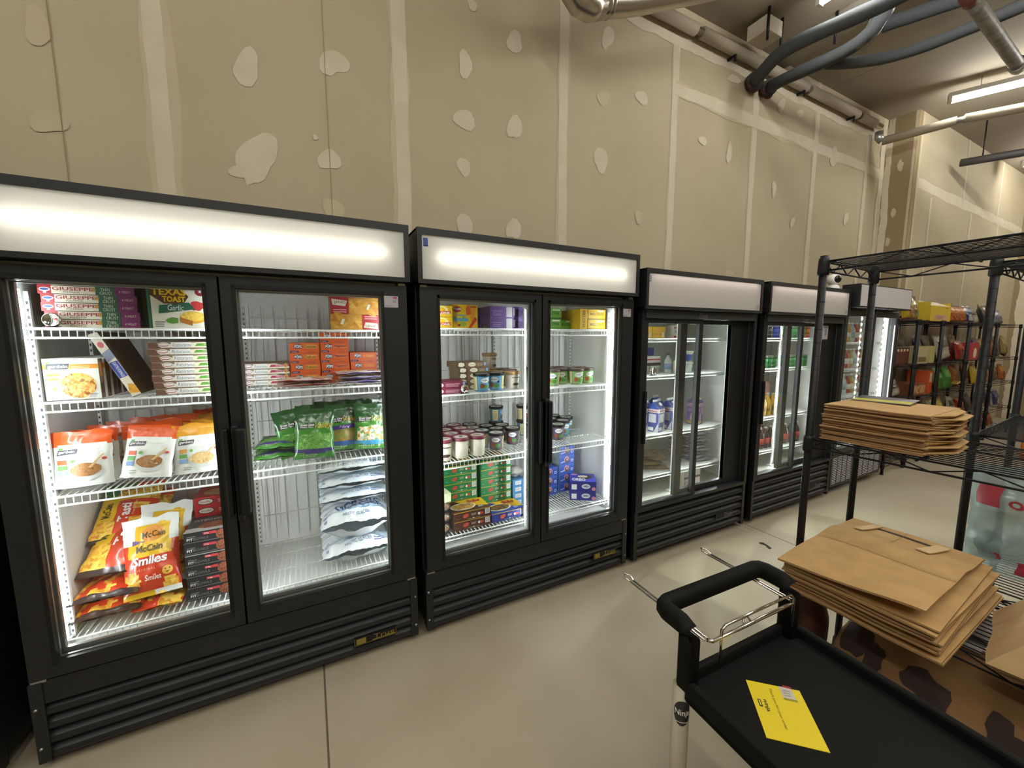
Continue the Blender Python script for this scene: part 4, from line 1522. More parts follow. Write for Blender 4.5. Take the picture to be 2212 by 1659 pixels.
# frozen vegetable bags
DG, MG = flat('#1f4a24', .25, .7), flat('#3c7a2c', .25, .7)
def vegbag(fd, band, second=None, seed=0):
    def pr(u, v):
        if v > .74:
            return DG
        if v > .46 + .06 * math.sin(3 * u):
            return DG if (u < .12 or u > .9 or second) and v > .6 else MG
        if v > .2:
            return fd if .08 < u < .92 else MG
        if v > .15 - .05 * math.sin(3.1 * u):
            return band
        return MG
    def dec(p, w, h):
        p.poly([(w * .1, h * .6), (w * .5, h * .64), (w * .52, h * .74), (w * .12, h * .70)], BLACK, 2)
        p.text('Green Giant', w * .13, h * .665, w * .48, h * .71, WHITE, 3, bold=.02)
        p.text('Geant Vert', w * .14, h * .625, w * .46, h * .66, WHITE, 3, bold=.02)
        p.text('Valley', w * .5, h * .58, w * .95, h * .73, flat('#d8b03c'), 3, shear=.35)
        if second:
            p.poly([(w * .1, h * .44), (w * .9, h * .48), (w * .9, h * .57), (w * .1, h * .53)], second, 2)
            p.text('Fibre', w * .4, h * .48, w * .66, h * .54, flat('#c8c0d8'), 3)
        p.text('CUT BROCCOLI' if fd is BROC else 'MIXED', w * .12, h * .07, w * .55, h * .1, flat('#cfd8b8'), 3)
        p.text('CANADA A', w * .2, h * .035, w * .5, h * .06, flat('#b8c8a0'), 3)
    return pouch('vegetable_bag', .175, .235, .055, pr, dec, seed=seed, wr=.008, gusset=False, flat_end=.0, top=.9)
va = vegbag(BROC, flat('#3a3470', .25, .6), None, 21)
vb = vegbag(food('food stirfry', ['#8a7a3c', '#5f7a2c', '#a86a34'], 120), flat('#2f5c9a', .25, .6), flat('#4a2c74', .25, .6), 22)
vc = vegbag(VEG, flat('#3c8ab0', .25, .6), None, 23)
G = 'green frozen vegetable bags'
tag(va, (.625, .18, .996), (math.radians(-9), math.radians(3), .04), 'green broccoli bag standing at the shelf front, largest of the vegetable bags', 'bag', G)
tag(vb, (.765, .275, .996), (math.radians(-10), 0, -.04), 'green vegetable bag with a purple band behind the broccoli bag', 'bag', G)
tag(vc, (.893, .225, .996), (math.radians(-10), math.radians(2), -.1), 'green bag of mixed white and orange vegetables at the right end', 'bag', G)
for src, x, y, r, ry, w in ((va, .565, .25, .2, -14, 'green vegetable bag tilted left behind the broccoli bag'), (va, .64, .33, 0, -3, 'green bag standing second behind the broccoli bag'), (vc, .72, .40, .05, 2, 'dark green bag in the back row of the middle'), (vb, .83, .42, -.05, 3, 'dark green bag at the back behind the mixed vegetables'), (vc, .90, .36, -.06, -2, 'dark green bag second behind the mixed vegetables')):
    dup(src, (x, y + .02, .996), (math.radians(-7), math.radians(ry * .5), r), w, G, scale=(1, .7, 1))
for z, w, r in ((.998, 'green vegetable bag lying flat at the left, lower of two', .04), (1.045, 'green vegetable bag lying flat at the left, upper of two', -.1)):
    dup(va, (.46, .19, z + .02), (math.radians(-88), 0, r), w, G, scale=(1, .75, 1))

# ice bags
ICE = mat('ice bag film', '#eef2f4', .22, coat=.6, bump=.3, bscale=45, var='#dde8f0', vscale=12)
ICB = flat('#7fb0d8', .3, .4)
IT = flat('#3b4d86', .4)
def icedec(big):
    def dec(p, w, h):
        if big:
            p.text('ARCTIC', w * .33, h * .30, w * .86, h * .40, IT, 2, bold=.015)
            p.text('GLACIER', w * .2, h * .19, w * .92, h * .285, IT, 2, bold=.015)
            p.rect(w * .24, h * .125, w * .9, h * .175, flat('#b8d4e8', .3, .4), 2, k=10)
            p.text('PREMIUM ICE', w * .25, h * .13, w * .89, h * .17, ICB, 3)
            p.text('ARCTIC GLACIER', w * .3, h * .055, w * .68, h * .085, IT, 2)
        else:
            p.text('ARCTIC GLACIER', w * .3, h * .06, w * .7, h * .09, IT, 2)
            p.lines(w * .72, h * .05, w * .92, h * .1, 2, IT, 2)
            p.rect(w * .3, h * .13, w * .9, h * .2, flat('#b8d4e8', .3, .4), 2, k=10)
        for k in range(4):
            p.lines(w * .05, h * (.06 + .06 * k), w * .1, h * (.1 + .06 * k), 3, IT, 2, seed=k)
    return dec
ia = pouch('ice_bag', .345, .40, .15, lambda u, v: ICE, icedec(True), seed=41, gusset=False, wr=.02, kw=17, top=.97, flat_end=-.012, nu=40, nv=46)
ib = pouch('ice_bag', .345, .40, .112, lambda u, v: ICE, icedec(False), seed=42, gusset=False, wr=.02, kw=17, top=.97, flat_end=-.012, nu=40, nv=46)
G = 'clear bags of ice'
for k, (src, x, y, z, r) in enumerate(((ib, .80, .155, .482, .01), (ia, .80, .150, .63, -.01), (ib, .80, .195, .757, .0), (ib, .80, .190, .835, -.01), (ib, .80, .195, .912, .0))):
    w = f'clear bag of ice cubes, {ordn(k, 5)} in the stack of five'
    if k == 0 or k == 1:
        tag(src, (x, y, z), (math.radians(-90), 0, r), w, 'ice bag', G)
    else:
        dup(src, (x, y, z), (math.radians(-90), 0, r), w, G, scale=(1, .55, 1))
for o in list(COL.objects):
    if o.parent is None and o.get('label') and not o.get('category'):
        o['category'] = 'bag' if 'bag' in o.name else 'box'
# ------------------------------------------------------------------ second freezer: ice cream
def place(o, loc, rot, label, cat, group=None):
    return tag(o, loc, rot, label, cat, group)
ZA, ZB2, ZC2, ZF = 1.624, 1.264, .888, .457
def fr(p, w, h):
    p.rect(0, 0, w, h, YELL)
    p.ell(w * .5, h * .6, w * .34, h * .38, flat('#e8dc9a'), 2)
    p.ell(w * .52, h * .62, w * .2, h * .22, YELL, 3)
    p.poly([(w * .05, h * .2), (w * .95, h * .3), (w * .92, h * .55), (w * .08, h * .46)], flat('#c8483c'), 4)
    p.text('CYCLONE', w * .1, h * .26, w * .9, h * .46, WHITE, 5, bold=.03)
box = Proto(carton('popsicle_box', .135, .16, .06, flat('#c9b030'), fr))
for i in range(2):
    box.put((1.264, .26, ZA + i * .061), 0, f'yellow ice pop box cut by the door frame, {("lower", "upper")[i]} of two', 'yellow ice pop boxes')
def fr(p, w, h):
    p.rect(0, 0, w, h, flat('#e6bd24'))
    p.ell(w * .18, h * .8, w * .17, h * .13, flat('#a8263c'), 2)
    p.text('Popsicle', w * .04, h * .75, w * .34, h * .86, WHITE, 3, bold=.03)
    p.text('Paradise', w * .03, h * .3, w * .62, h * .5, flat('#4fa3c4'), 4, bold=.05, shear=.2)
    p.text('Tropical', w * .12, h * .5, w * .5, h * .6, flat('#4fa3c4'), 4, bold=.03)
    p.poly([(w * .55, h * .55), (w * .72, h * .6), (w * .7, h * .95), (w * .6, h * .98), (w * .52, h * .85)], flat('#d8602c'), 3)
    p.poly([(w * .7, h * .3), (w * .85, h * .3), (w * .9, h * .85), (w * .76, h * .85)], flat('#e89a2c'), 4)
    p.poly([(w * .6, 0), (w * .72, 0), (w * .98, h * .4), (w * .88, h * .5)], flat('#c83c2c'), 5)
    p.ell(w * .4, h * .18, w * .14, h * .1, flat('#9ab03c'), 3, jit=.4)
    p.ell(w * .25, h * .14, w * .06, h * .06, RED, 3)
    p.rect(w * .72, h * .88, w * .95, h * .94, RED, 3)
place(carton('popsicle_box', .15, .18, .132, flat('#c9a830'), fr), (1.414, .29, ZA), 0, 'yellow and red tropical ice pop box on the top shelf', 'box')
m = MB()
m.box((-.015, -.006, 0), (.015, .006, .024), BLK2)
Pan(m, (-.015, -.006, 0)).rect(.004, .006, .026, .018, flat('#3c4240'))
place(m.obj('digital_thermometer'), (1.53, .2, ZA), 0, 'tiny black square thermometer between the ice pop boxes and the purple boxes', 'thermometer')
def fr(p, w, h):
    p.rect(0, 0, w, h, flat('#6c4f94'))
    p.rect(w * .02, h * .05, w * .45, h * .95, flat('#5d437f'), 2)
    p.rect(w * .48, h * .08, w * .66, h * .95, flat('#b8b2b0'), 3)
    p.ell(w * .86, h * .45, w * .13, h * .35, flat('#3c2a5a'), 3, jit=.4)
    p.lines(w * .06, h * .2, w * .4, h * .7, 3, flat('#8a74a8'), 3)
    p.rect(w * .7, h * .2, w * .76, h * .85, flat('#d8d0d8'), 3)
box = Proto(carton('ice_cream_box', .215, .16, .066, flat('#5d437f'), fr))
for i in range(2):
    box.put((1.685, .30, ZA + i * .067), 0, f'purple ice cream box in the front pair, {("lower", "upper")[i]} one', 'purple ice cream boxes')
    dup(box.o, (1.66, .47, ZA + i * .067), 0, f'purple ice cream box in the rear pair, {("lower", "upper")[i]} one', 'purple ice cream boxes')

def fr(p, w, h):
    p.ell(w * .12, h * .5, w * .13, h * .36, CREAM, 2)
    p.lines(w * .32, h * .2, w * .82, h * .8, 3, flat('#c89aa8'), 2, ragged=.15)
    p.rect(w * .9, h * .4, w * .97, h * .95, flat('#6fa8d8'), 2)
box = Proto(carton('ice_cream_box', .17, .17, .033, flat('#6a2138'), fr))
for i in range(2):
    box.put((1.317, .255, ZB2 + i * .034), -.03, f'maroon ice cream bar box at the left shelf front, {("lower", "upper")[i]} of two', 'maroon bar boxes')
def fr(p, w, h):
    p.rect(0, 0, w * .3, h, flat('#4a3a2c'))
    p.ell(w * .16, h * .5, w * .1, h * .4, CREAM, 2, jit=.3)
    p.ell(w * .5, h * .5, w * .12, h * .38, CREAM, 2)
    p.text('Haagen', w * .42, h * .4, w * .58, h * .6, BLACK, 3)
    p.rect(w * .66, h * .25, w * .84, h * .75, flat('#8a7a64'), 2)
    p.rect(w * .88, h * .3, w * .95, h * .8, flat('#6fa8d8'), 2)
box = Proto(carton('ice_cream_box', .205, .15, .033, flat('#6e5436'), fr))
for i in range(5):
    box.put((1.50 - (.015 if i > 3 else 0), .37, ZB2 + i * .0335), .05 if i > 3 else 0, f'brown ice cream bar box, {ordn(i, 5)} in the stack behind the tubs', 'brown bar boxes')
thermo((1.385, .148, ZB2), 'round black-rimmed dial thermometer leaning by the maroon boxes', .024, .1)

CRM = flat('#ddd8c4', .4)
def ice(lab, c2, rt=.047):
    def dec(p, r, h):
        p.rect(-r * .9, h * .12, r * .9, h * .8, lab, 1, k=4)
        p.ell(0, h * .62, r * .55, h * .14, WHITE, 3)
        p.text('BEN & JERRYS', -r * .42, h * .58, r * .42, h * .66, flat('#2c3c6a'), 4, bold=.02)
        p.ell(-r * .4, h * .32, r * .32, h * .14, c2, 3, jit=.4)
        p.ell(r * .3, h * .28, r * .4, h * .12, flat('#4f8a3c'), 2, jit=.3)
        p.ell(r * .55, h * .5, r * .13, h * .06, BLACK, 3, jit=.5)
        p.rect(r * 1.1, h * .1, r * 2.0, h * .8, flat('#d8d29a'), 1, k=3)
        p.lines(r * 1.2, h * .2, r * 1.9, h * .75, 6, flat('#a89c6a'), 2)
        p.rect(-r * 2.0, h * .1, -r * 1.1, h * .8, flat('#d8d29a'), 1, k=3)
        p.lines(-r * 1.9, h * .2, -r * 1.2, h * .75, 6, flat('#a89c6a'), 2)
    return dec
LIDK = (BLK2, mat('lid top grey', '#c9c6c0', .4), flat('#6a6a70'))
LIDB = (flat('#4a3a34'), mat('lid top grey', '#c9c6c0', .4), flat('#7a5a48'))
t_blue = tub('ice_cream_tub', .048, .040, .107, flat('#4f7a9a', .4), LIDK, ice(flat('#5f9ac4', .4), flat('#7a4a2c')))
t_choc = tub('ice_cream_tub', .048, .040, .107, flat('#5c4a44', .4), LIDK, ice(flat('#5a4a6a', .4), flat('#8a3c2c')))
t_gr = tub('ice_cream_tub', .048, .040, .107, flat('#8a9a6a', .4), LIDB, ice(flat('#7fae6a', .4), flat('#a8522c')))
def dec(p, r, h):
    p.lines(-r * .7, h * .62, r * .7, h * .7, 1, flat('#5a4a3c'), 2, ragged=0)
    p.text('Haagen', -r * .55, h * .6, r * .55, h * .7, flat('#4a3a30'), 3, shear=.2)
    p.ell(0, h * .25, r * .6, h * .08, DBROWN, 2, jit=.4)
    p.rect(r * 1.1, h * .15, r * 2, h * .75, flat('#d8ccb0'), 1, k=3)
    p.rect(r * 1.3, h * .2, r * 1.8, h * .4, GREY, 2, k=2)
t_hd = tub('ice_cream_tub', .0475, .041, .122, CRM, (flat('#6a2138', .4), mat('lid top cream', '#d8d2c4', .4), flat('#8a7a64')), dec, lidh=.02)
t_gold = tub('ice_cream_tub', .047, .041, .105, flat('#cfc8ba', .4), (flat('#a8865a', .35), flat('#a08054', .35)), dec, lidh=.02)
P_ = {k: Proto(v) for k, v in dict(blue=t_blue, choc=t_choc, gr=t_gr, hd=t_hd, gold=t_gold).items()}
G = 'ice cream tubs in the second freezer'
PL = []
def T(k, x, y, z, r, label):
    for _ in range(30):
        for a, c, e in PL:
            d = math.hypot(x - a, y - c)
            if abs(e - z) < .02 and d < .1025:
                x, y = x + (x - a) / d * (.1035 - d) * .7, min(.556, y + (y - c) / d * (.1035 - d) * .7)
    PL.append((x, y, z))
    o = P_[k].put((x, y, z), r, label, G)
    o['category'] = 'tub'
T('blue', 1.508, .20, ZB2, .1, 'blue ice cream tub with a black lid, left of two at the shelf front')
T('blue', 1.606, .215, ZB2, -.7, 'blue ice cream tub with a black lid, right of two at the shelf front')
T('gold', 1.74, .262, ZB2, .2, 'cream tub with a gold lid behind the two blue tubs')
T('gold', 1.665, .33, ZB2, 1, 'cream tub with a gold lid right behind the right blue tub')
T('gold', 1.67, .445, ZB2 + .0, 2, 'gold-lidded cream tub at the back, lower of the pair')
T('gold', 1.67, .445, ZB2 + .106, .6, 'gold-lidded cream tub raised above all the others at the back')
for k, (x, y) in enumerate(((1.775, .37), (1.775, .475), (1.67, .552))):
    T('gr', x, y, ZB2, k, f'brown-lidded ice cream tub at the back of the left shelf, {nth(k)} from the front')
w = ['front left', 'front centre', 'front right', 'second row left', 'second row centre', 'second row right', 'third row left', 'third row right', 'back row left', 'back row centre', 'back row right', 'rear left end']
for k, (x, y) in enumerate(((1.275, .20), (1.378, .205), (1.48, .205), (1.25, .31), (1.355, .312), (1.46, .312), (1.245, .418), (1.35, .42), (1.235, .525), (1.34, .53), (1.445, .53), (1.443, .42))):
    T('hd', x, y, ZC2, k * 1.3, f'cream tub with a maroon lid on the third shelf, {w[k]} of the group')
for k, (x, y, c) in enumerate(((1.63, .265, 'choc'), (1.575, .36, 'blue'), (1.68, .37, 'choc'), (1.78, .335, 'choc'), (1.55, .46, 'gr'), (1.655, .475, 'blue'), (1.757, .45, 'choc'), (1.57, .562, 'blue'), (1.665, .585, None), (1.765, .555, 'blue'))):
    if c: T(c, x, y, ZC2, k * 2.1 - .5, f'black-lidded tub left of the door mullion, {("front", "second row left", "second row centre", "second row right", "third row left", "third row centre", "third row right", "rear left", "rear centre", "rear right")[k]} of its group')
T('blue', 1.765, .555, ZC2 + .108, 1.0, 'black-lidded tub stacked on the rear tubs beside the mullion')
for k, (x, y, c) in enumerate(((2.02, .235, 'gr'), (2.125, .29, 'gr'), (2.205, .225, 'gr'), (2.295, .245, 'gr'), (2.03, .345, 'gr'), (2.215, .33, 'gr'), (2.31, .35, 'gr'), (2.1, .42, 'gr'), (2.2, .44, 'gr'), (2.01, .46, 'gr'))):
    T(c, x, y, ZB2, .15 * k - .6, f'green tub with a brown lid, {("front leftmost", "second from the left", "front middle", "front rightmost", "second row left", "second row middle", "second row right", "third row left", "third row right", "rear left")[k]} on its shelf')
for k, (x, y, c) in enumerate(((2.10, .285, 'choc'), (1.985, .29, 'blue'), (2.205, .375, 'blue'), (2.07, .39, 'blue'), (2.29, .46, 'blue'), (2.16, .475, 'choc'), (1.962, .398, 'choc'), (2.065, .50, 'blue'), (2.24, .553, 'choc'), (2.13, .575, None))):
    if c: T(c, x, y, ZC2, .2 * k - .4, f'black-lidded tub right of the mullion, {("front right", "front left", "second row right", "second row centre", "third row right", "third row centre", "second row left", "third row left", "rear right", "rear left")[k]} of its group')
T('blue', 1.955, .505, ZC2 + .0, 1.0, 'black-lidded tub in the rear corner beside the mullion, lower of two')
T('choc', 1.955, .505, ZC2 + .108, .4, 'black-lidded tub in the rear corner beside the mullion, upper of two')

def mel(c, d):
    def fr(p, w, h):
        p.rect(0, 0, w, h, c)
        p.text('MELONA', w * .12, h * .4, w * .88, h * .68, d, 2, bold=.02)
        p.rect(w * .5, h * .78, w * .92, h * .92, WHITE, 2)
        p.rect(0, 0, w, h * .12, d, 2)
    return fr
box = Proto(carton('melon_bar_box', .135, .16, .066, flat('#4f7f2c'), mel(flat('#6ea63a'), flat('#35602a'))))
for k, (x, y, z, l) in enumerate(((2.0, .29, 0, 'lower left'), (2.0, .29, .067, 'upper left'), (2.09, .20, 0, 'front'))):
    box.put((x if k < 2 else 2.15, y if k < 2 else .37, ZA + z), 0 if k < 2 else .15, f'green melon ice bar box, {l} of three on the top right shelf' if k < 2 else 'green melon ice bar box standing farther back, right of the green pair', 'green ice bar boxes')
def fr(p, w, h):
    p.rect(0, 0, w, h, YELL)
    p.text('MELONA', w * .3, h * .08, w * .7, h * .92, flat('#8a741c'), 2, rot=-90, bold=.02)
box = Proto(carton('melon_bar_box', .145, .15, .066, flat('#d8b020'), mel(YELL, flat('#8a741c'))))
for i in range(2):
    box.put((2.338, .265, ZA + i * .067), 0, f'yellow melon ice bar box at the right end, {("lower", "upper")[i]} of two', 'yellow ice bar boxes')
place(carton('melon_bar_box', .062, .16, .135, flat('#d8b020'), fr), (2.23, .27, ZA), 0, 'yellow melon ice bar box standing upright beside the stacked pair', 'box', 'yellow ice bar boxes')
place(carton('melon_bar_box', .1, .15, .135, flat('#b8942c'), None), (2.21, .47, ZA), .1, 'plain yellow box at the back of the top right shelf', 'box', 'yellow ice bar boxes')

# sub sandwich boxes
def sub(c, seal):
    def fr(p, w, h):
        p.rect(0, h * .95, w, h, YELL)
        p.ell(w * .32, h * .52, w * .085, h * .24, flat('#c0503c'), 2, n=10, jit=.4)
        p.lines(w * .46, h * .45, w * .62, h * .72, 3, flat('#c8b8a8'), 2)
        p.ell(w * .72, h * .52, w * .075, h * .15, flat('#c8483c'), 2)
        p.ell(w * .67, h * .52, w * .03, h * .15, WHITE, 3)
        p.rect(w * .84, h * .3, w * .97, h * .9, WHITE, 2)
        for k in range(6):
            p.rect(w * (.86 + .018 * k), h * .38, w * (.868 + .018 * k), h * .86, GREY, 3)
        p.lines(w * .35, h * .12, w * .7, h * .18, 1, flat('#c8d0b8'), 2, ragged=0)
        p.ell(w * .52, h * .15, w * .018, h * .07, WHITE, 3)
        p.lines(w * .05, h * .3, w * .15, h * .4, 2, seal, 2)
    return fr
def tp(arc, fd):
    def f(p, w, d):
        p.rect(0, 0, w, d, YELL)
        p.poly([(0, 0), (w, 0), (w, d * .2), (w * .5, d * .5), (w * .25, d), (0, d)], arc, 2)
        p.ell(w * .36, d * .46, w * .34, d * .3, flat('#e8dfc0'), 3, n=26)
        p.ell(w * .36, d * .46, w * .3, d * .25, fd, 4, n=26, jit=.15)
        p.text('Subs', w * .55, d * .66, w * .9, d * .92, flat('#b8343c'), 5, bold=.05)
        p.text('Steak', w * .72, d * .16, w * .9, d * .3, WHITE, 5, rot=-90)
    return f
SUBF = food('food sub', ['#a8783c', '#c89a54', '#7a5428', '#d8b878'], 70)
box = Proto(carton('sub_box', .217, .2, .0545, flat('#1f7a44'), sub(flat('#1f7a44'), flat('#8ab89a')), tp(flat('#1f7a44'), SUBF)))
for c, x in ((0, 1.421), (1, 1.664)):
    for i in range(6):
        box.put((x, .44, ZF + i * .0555), 0, f'green sandwich box, {ordn(i, 6)} of six in the {("left", "right")[c]} column', 'green sandwich boxes')
box = Proto(carton('sub_box', .232, .16, .054, flat('#4a2a20'), sub(flat('#4a2a20'), flat('#8a6a5a')), tp(flat('#4a2a20'), SUBF)))
for i in range(2):
    box.put((1.432, .253, ZF + i * .0545), 0, f'brown sandwich box with a yellow top, {("lower", "upper")[i]} of two at the front', 'brown sandwich boxes')
place(carton('sub_box', .232, .16, .054, flat('#27357f'), sub(flat('#27357f'), flat('#6a7ab8')), tp(flat('#27408f'), food('food sub dark', ['#5a4428', '#7a5c34', '#3c2c1c'], 90))), (1.672, .253, ZF), 0, 'single dark blue sandwich box with a yellow top at the front', 'box')
def fr(p, w, h):
    p.rect(w * .2, h * .2, w * .7, h * .8, WHITE)
    for k in range(6):
        p.rect(w * (.24 + .07 * k), h * .26, w * (.27 + .07 * k), h * .74, GREY, 2)
box = Proto(carton('snack_bar_box', .09, .14, .044, flat('#4f86b8'), fr))
for i in range(4):
    box.put((1.825, .40, ZF + i * .0447), .0, f'small blue and white box, {ordn(i, 4)} in the narrow stack by the mullion', 'small blue and white boxes')
o = pouch('frozen_food_bag', .10, .15, .07, lambda u, v: flat('#8a8480', .3, .5) if v > .3 else flat('#b8b4b0', .3, .5), None, seed=51, gusset=False, wr=.01)
place(o, (1.825, .33, ZF + .222), (math.radians(-90), 0, .05), 'grey plastic bag lying on the small blue and white boxes', 'bag')
CLM = glass('clear plastic', (.86, .87, .86), .10, .08, haze=.10)
def clam(name):
    o = empty(name)
    m = MB()
    m.lathe([(.055, 0), (.07, .022), (.078, .024)], mat('black tray', '#1d1a18', .35), 14)
    m.obj('tray', o)
    m = MB()
    m.lathe([(.062, .012), (.066, .03), (.05, .045), (0, .05)], food('food pastry', ['#b8864c', '#d8a868', '#9a6a38'], 60), 14)
    m.obj('filling', o, label='pastry filling under the clear dome')
    m = MB()
    m.lathe([(.079, .024), (.07, .045), (.055, .06), (0, .062)], CLM, 14)
    m.obj('clear_dome', o)
    return o
cl = Proto(clam('clamshell_pack'))
for i in range(3):
    o = cl.put((1.247, .205, ZF + .0632 * i), .3 * i, f'round clear-domed pastry pack, {ordn(i, 3)} of three beside the brown boxes', 'clear-domed pastry packs', scale=(.76, .76, 1))
    o['category'] = 'food pack'
o = carton('cheese_wedge_box', .10, .09, .05, flat('#c8d0a8'), None)
place(o, (1.245, .205, ZF + .192), .1, 'pale flat box lying on top of the clear-domed pastry packs', 'box')

def fr(p, w, h):
    p.rect(0, 0, w, h, flat('#3457b4'))
    p.rect(0, h * .88, w, h, flat('#4a6ac4'), 2)
    p.ell(w * .5, h * .55, w * .16, h * .38, flat('#d89aa8'), 2)
    p.ell(w * .5, h * .45, w * .12, h * .3, flat('#5a3a2c'), 3)
    p.ell(w * .52, h * .55, w * .05, h * .14, flat('#d8b8a0'), 4)
    p.ell(w * .86, h * .4, w * .08, h * .16, WHITE, 2)
    p.ell(w * .86, h * .4, w * .05, h * .1, flat('#3457b4'), 3)
    p.poly([(w * .1, h * .2), (w * .4, h * .34), (w * .4, h * .44), (w * .1, h * .32)], flat('#c8cce0'), 2)
def sd(p, d, h):
    p.rect(0, 0, d, h, flat('#9fb0b0'))
    p.lines(d * .2, h * .2, d * .8, h * .8, 5, GREY, 2)
box = Proto(carton('ice_cream_box', .128, .15, .066, flat('#2c4ca0'), fr, None, sd))
for i in range(5):
    box.put((2.25, .46, ZF + i * .067), 0, f'blue ice cream bar box, {ordn(i, 5)} in the tall stack at the rear', 'blue ice cream bar boxes')
for i in range(3):
    dup(box.o, (2.10, .45, ZF + i * .067), 0, f'blue ice cream bar box, {ordn(i, 3)} in the stack beside the mullion', 'blue ice cream bar boxes')
def fr(p, w, h):
    p.rect(0, 0, w, h, flat('#2c2f86'))
    p.rect(w * .06, h * .15, w * .26, h * .7, WHITE, 2)
    p.ell(w * .62, h * .5, w * .17, h * .26, WHITE, 2)
    p.text('OREO', w * .5, h * .4, w * .74, h * .62, flat('#2c2f86'), 3, bold=.04)
    p.ell(w * .92, h * .25, w * .08, h * .2, flat('#d88a9a'), 2)
def rt(p, d, h):
    p.rect(0, 0, d, h, flat('#3438a0'))
    p.rect(d * .1, h * .12, d * .82, h * .9, flat('#c9cdd2'), 2)
    p.lines(d * .16, h * .2, d * .76, h * .8, 7, GREY, 3)
def tp(p, w, d):
    p.rect(0, 0, w, d, flat('#3138a8'))
    p.text('OREO', w * .08, d * .1, w * .62, d * .4, WHITE, 3, bold=.05)
    p.ell(w * .62, d * .58, w * .3, d * .28, flat('#2c2420'), 2, jit=.1)
    p.ell(w * .52, d * .62, w * .2, d * .14, flat('#d8ccb0'), 3, jit=.2)
    p.ell(w * .2, d * .85, w * .14, d * .08, flat('#d88a9a'), 3)
box = Proto(carton('ice_cream_box', .175, .165, .066, flat('#2c2f86'), fr, tp, None, rt))
for i in range(2):
    box.put((2.297, .262, ZF + i * .067), math.radians(-33), f'dark blue cookie ice cream box turned at an angle, {("lower", "upper")[i]} of two', 'cookie ice cream boxes')

# ------------------------------------------------------------------ milk cooler
S = (1.567, 1.297, .859, .548, .393)
box = Proto(carton('butter_box', .13, .16, .085, flat('#c9a030'), lambda p, w, h: p.rect(0, 0, w, h, flat('#cfa22c')).rect(0, h * .35, w * .9, h * .4, flat('#b08820'), 2).rect(w * .75, h * .1, w * .9, h * .5, WHITE, 2)))
for k, (x, l) in enumerate(((2.68, 'left'), (2.815, 'middle'), (2.95, 'right'))):
    box.put((x, .30, S[0]), 0, f'yellow box on the top shelf of the milk cooler, {l} of three', 'yellow boxes in the milk cooler')
def fr(p, w, h):
    p.rect(0, 0, w, h, flat('#d8d4cc'))
    p.rect(0, 0, w, h * .2, RED, 2)
    p.ell(w * .5, h * .5, w * .3, h * .14, flat('#5a5a58'), 2)
    p.ell(w * .5, h * .5, w * .18, h * .08, flat('#d8d4cc'), 3)
    p.rect(0, h * .75, w, h * .85, RED, 2)
place(carton('cheese_box', .075, .1, .1, flat('#d8d4cc'), fr), (3.145, .27, S[0]), 0, 'red and white carton beside the centre post of the milk cooler', 'box')
def fr(p, w, h):
    p.rect(0, 0, w, h, flat('#d0cfca'))
    p.rect(0, h * .4, w, h * .6, flat('#b03c3c'), 2)
place(carton('food_tray_box', .16, .18, .05, flat('#c9c6c2'), fr), (2.95, .36, S[1] + .085), 0, 'white and red flat box on the dark tray', 'box')
place(carton('food_tray', .17, .2, .02, flat('#2c2420'), None), (2.94, .36, S[1] + .0635), 0, 'dark flat tray on the grey bins', 'tray')
bin_ = Proto(carton('grey_bin', .105, .16, .063, flat('#8f9490'), lambda p, w, h: p.rect(0, h * .85, w, h, flat('#b0b4b0'))))
for k, x in enumerate((2.735, 2.85, 2.965)):
    bin_.put((x, .34, S[1]), 0, f'grey plastic bin behind the cooler thermometer, {("left", "middle", "right")[k]} of three', 'grey bins')['category'] = 'bin'
place(carton('blue_tub_box', .11, .1, .06, flat('#2f3f94'), None), (2.99, .40, S[1] + .136), 0, 'blue pack on top of the white and red box', 'box')
for k, (x, z) in enumerate(((2.685, .0), (2.69, .064), (2.80, .064))):
    o = cl.put((x, .235 if k < 2 else .34, S[1] + z + .002), .5 * k, f'clear-domed dessert pack in the milk cooler, {("lower", "upper", "right")[k]} of three', 'clear-domed dessert packs', scale=(.75, .75, 1))
    o['category'] = 'food pack'
thermo((2.845, .165, S[1]), 'round steel thermometer on the second shelf of the milk cooler', .03)
wb = bottle('white_bottle', .03, .15, flat('#cfd4d4', .3), flat('#4f78b0'), flat('#8fa8c8'))
place(wb, (3.115, .27, S[1]), 0, 'white bottle with a blue cap right of the centre post', 'bottle')
place(carton('cream_carton', .05, .06, .10, flat('#d8c8a8'), None), (3.155, .20, S[1]), 0, 'small cream carton in front of the white bottle', 'carton')
yt = tub('yogurt_tub', .055, .046, .085, flat('#d0d2cc', .35), (WHITE, WHITE), lambda p, r, h: p.rect(-r * 1.2, h * .1, r * 1.2, h * .7, flat('#3450a0'), 1, k=4))
yw = tub('yogurt_tub', .055, .046, .085, flat('#cfd0c8', .35), (WHITE, WHITE))
place(yw, (3.30, .26, S[1]), 0, 'plain white tub under the blue-banded tub', 'tub')
place(yt, (3.30, .26, S[1] + .0855), 0, 'white tub with a blue band, stacked on the plain one', 'tub')
gt = Proto(tub('dip_tub', .04, .034, .05, flat('#8a4a34', .4), (flat('#6fbe34'), flat('#6fbe34'))))
for i in range(2):
    gt.put((3.385, .31, S[1] + .0505 * i), 0, f'small red tub with a green lid, {("lower", "upper")[i]} of two', 'green-lidded tubs')['category'] = 'tub'

